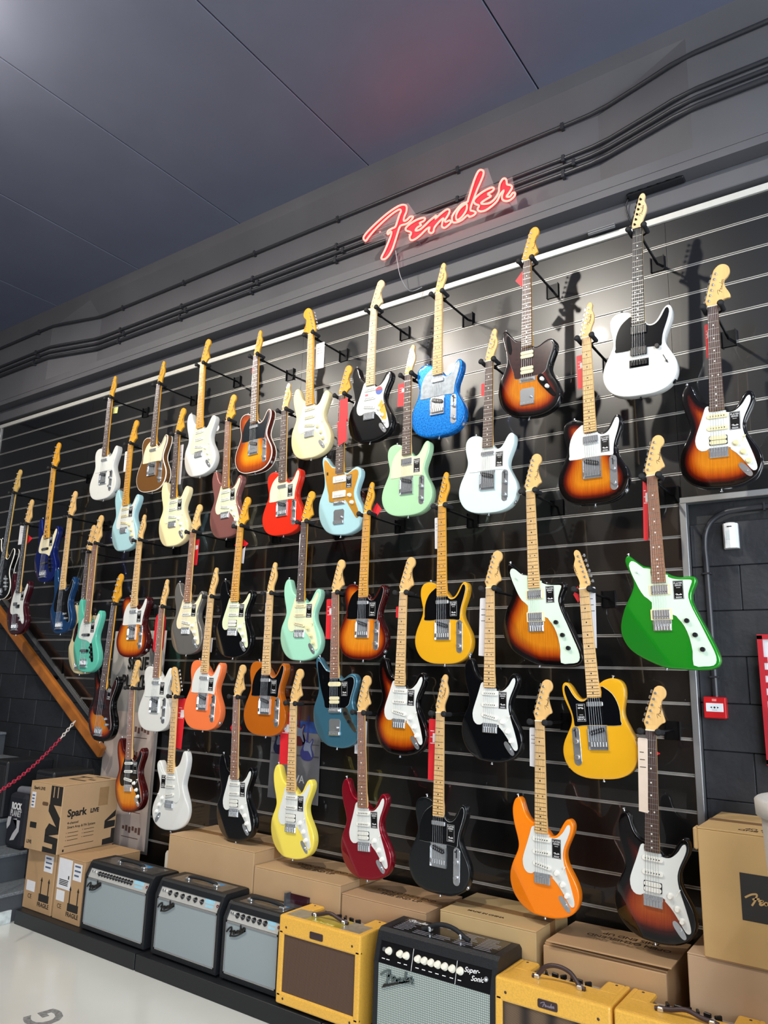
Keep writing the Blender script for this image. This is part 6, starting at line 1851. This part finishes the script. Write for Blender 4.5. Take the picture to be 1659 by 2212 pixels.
thing('driver_box', 'flat grey driver box resting on the white slat-wall trim', 'box', me=MB().box(-1.184, -1.041, -0.045, -0.036, 3.9125, 3.938, bev=0.001).box(-1.184, -1.041, -0.050, -0.045, 3.916, 3.920).box(-1.184, -1.041, -0.050, -0.045, 3.928, 3.932).mesh('driver_box'), m=mat('grey_plastic', '6d6f74', rough=0.5))
pir = thing('motion_sensor', 'white motion sensor on the black block wall', 'sensor', (-0.604, 0.03, 2.238))
ob('housing', MB().prismz([(-0.031, 0.0), (-0.031, -0.022), (-0.022, -0.036), (0.0, -0.042), (0.022, -0.036), (0.031, -0.022), (0.031, 0.0)], -0.056, 0.056).lathe([(0.028, 0.0), (0.02, 0.006), (0.001, 0.008)], (0, -0.012, 0.055), n=14).mesh('housing'), mat('white_abs', 'e6e9ea', rough=0.35, noise=0.02), pir)
ob('lens', MB().prismz([(-0.020, -0.030), (-0.016, -0.039), (0.0, -0.0435), (0.016, -0.039), (0.020, -0.030)], -0.018, 0.022).mesh('lens'), mat('pearl_lens', 'd3dde0', rough=0.25), pir)
ob('slot', MB().box(-0.010, 0.010, -0.0435, -0.038, 0.038, 0.042).mesh('slot'), BLKMET, pir)
ob('mount_screw', MB().lathe([(0.004, 0), (0.003, 0.004)], (-0.018, 0.0, 0.064), axis='y', n=8).mesh('mount_screw'), CHROME, pir)
cpt = thing('fire_call_point', 'red square fire alarm call point with white window', 'fire alarm', (-0.714, 0.03, 1.49))
ob('housing', MB().box(-0.045, 0.045, -0.045, 0.0, -0.045, 0.045, bev=0.004).mesh('housing'), mat('signal_red_abs', 'c4161d', rough=0.35, noise=0.03), cpt)
wn = ob('window', MB().box(-0.035, 0.035, -0.0465, -0.044, -0.017, 0.019, bev=0.001).mesh('window'), mat('white_call_plate', 'e4e9ec', rough=0.3, noise=0.01), cpt)
ob('print', MB().cyl((0, -0.0469, 0.001), (0, -0.0463, 0.001), 0.0042, n=12).prism([(-0.018, 0.001), (-0.010, 0.005), (-0.010, -0.003)], -0.0469, -0.0463).prism([(0.018, 0.001), (0.010, 0.005), (0.010, -0.003)], -0.0469, -0.0463)
   .box(-0.010, 0.010, -0.0469, -0.0463, -0.010, -0.009).mesh('print'), INK_K, wn)
ob('print', MB().box(-0.009, 0.009, -0.0457, -0.0448, 0.027, 0.037).mesh('print'), mat('pale_red_mark', 'e58a86', rough=0.4), cpt)
cpath = [(-0.711, 0.015, 1.535), (-0.712, 0.015, 1.8), (-0.714, 0.015, 2.1), (-0.716, 0.015, 2.20), (-0.708, 0.015, 2.265), (-0.68, 0.015, 2.315), (-0.63, 0.015, 2.345), (-0.56, 0.015, 2.356), (-0.30, 0.015, 2.36), (0.6, 0.015, 2.36)]
cd = thing('conduit_pipe', 'black conduit pipe bending down to the red fire call point', 'pipe')
ob('pipe', MB().tube(spline(cpath, 4, closed=False), 0.0135, n=10).mesh('pipe'), PIPE, cd)
cm = MB().box(-0.018, 0.018, 0.0, 0.03, -0.004, 0.004, bev=0.001).cyl((-0.024, 0.024, 0), (-0.024, 0.03, 0), 0.004, n=8).mesh('clip')
for x, z, rr in ((-0.714, 2.075, 0), (-0.7115, 1.62, 0), (-0.46, 2.358, PI / 2)):
    ob('clip', cm, PIPE, cd, loc=(x, -0.002, z), rot=(0, rr, 0))
bdn = thing('framed_board', 'red framed white board with notched edge, cut by the right edge of the photo', 'sign', (-0.32, -0.02, 1.53))
ob('board', MB().box(-0.19, 0.19, 0.0, 0.03, -0.24, 0.25).mesh('board'), mat('white_board', 'cfd4d8', rough=0.4, noise=0.03), bdn)
FRR = mat('dark_red_frame', 'b3202b', rough=0.4, noise=0.05)
fr = MB().box(-0.205, -0.185, -0.012, 0.03, -0.255, 0.265).box(0.185, 0.205, -0.012, 0.03, -0.255, 0.265).box(-0.205, 0.205, -0.012, 0.03, 0.25, 0.27).box(-0.205, 0.205, -0.012, 0.03, -0.258, -0.238)
ob('frame', fr.mesh('frame'), FRR, bdn)
nt_ = MB().box(-0.185, -0.172, -0.004, 0.002, -0.012, 0.012).mesh('notch')
for i in range(8):
    ob('notch', nt_, FRR, bdn, loc=(0, 0, -0.20 + 0.052 * i))
bk_ = thing('white_bin', 'tall white tapered bin with rim, cut by the right edge of the photo', 'bin', (-0.225, -0.84, 0.0))
ob('bin_body', MB().lathe([(0.155, 0.0), (0.160, 0.01), (0.205, 1.20)], n=32).mesh('bin_body'), mat('ivory_plastic', 'd2cfca', rough=0.45, noise=0.03), bk_)
ob('rim', MB().lathe([(0.205, 1.198), (0.219, 1.20), (0.221, 1.245), (0.212, 1.252), (0.19, 1.250)], n=32).mesh('rim'), mat('ivory_plastic', 'd2cfca'), bk_)

# grey print worn into the floor
fm_ = thing('floor_marking', 'worn grey stencil marking on the pale floor at lower left', 'marking', (-3.44, -1.25, 0.0006))
ob('print', text_mesh('G', 0.22, bold=0.006), mat('worn_grey_stencil', '7d7f80', rough=0.6, noise=0.4, nscale=60), fm_, rot=(0, 0, math.radians(170)))
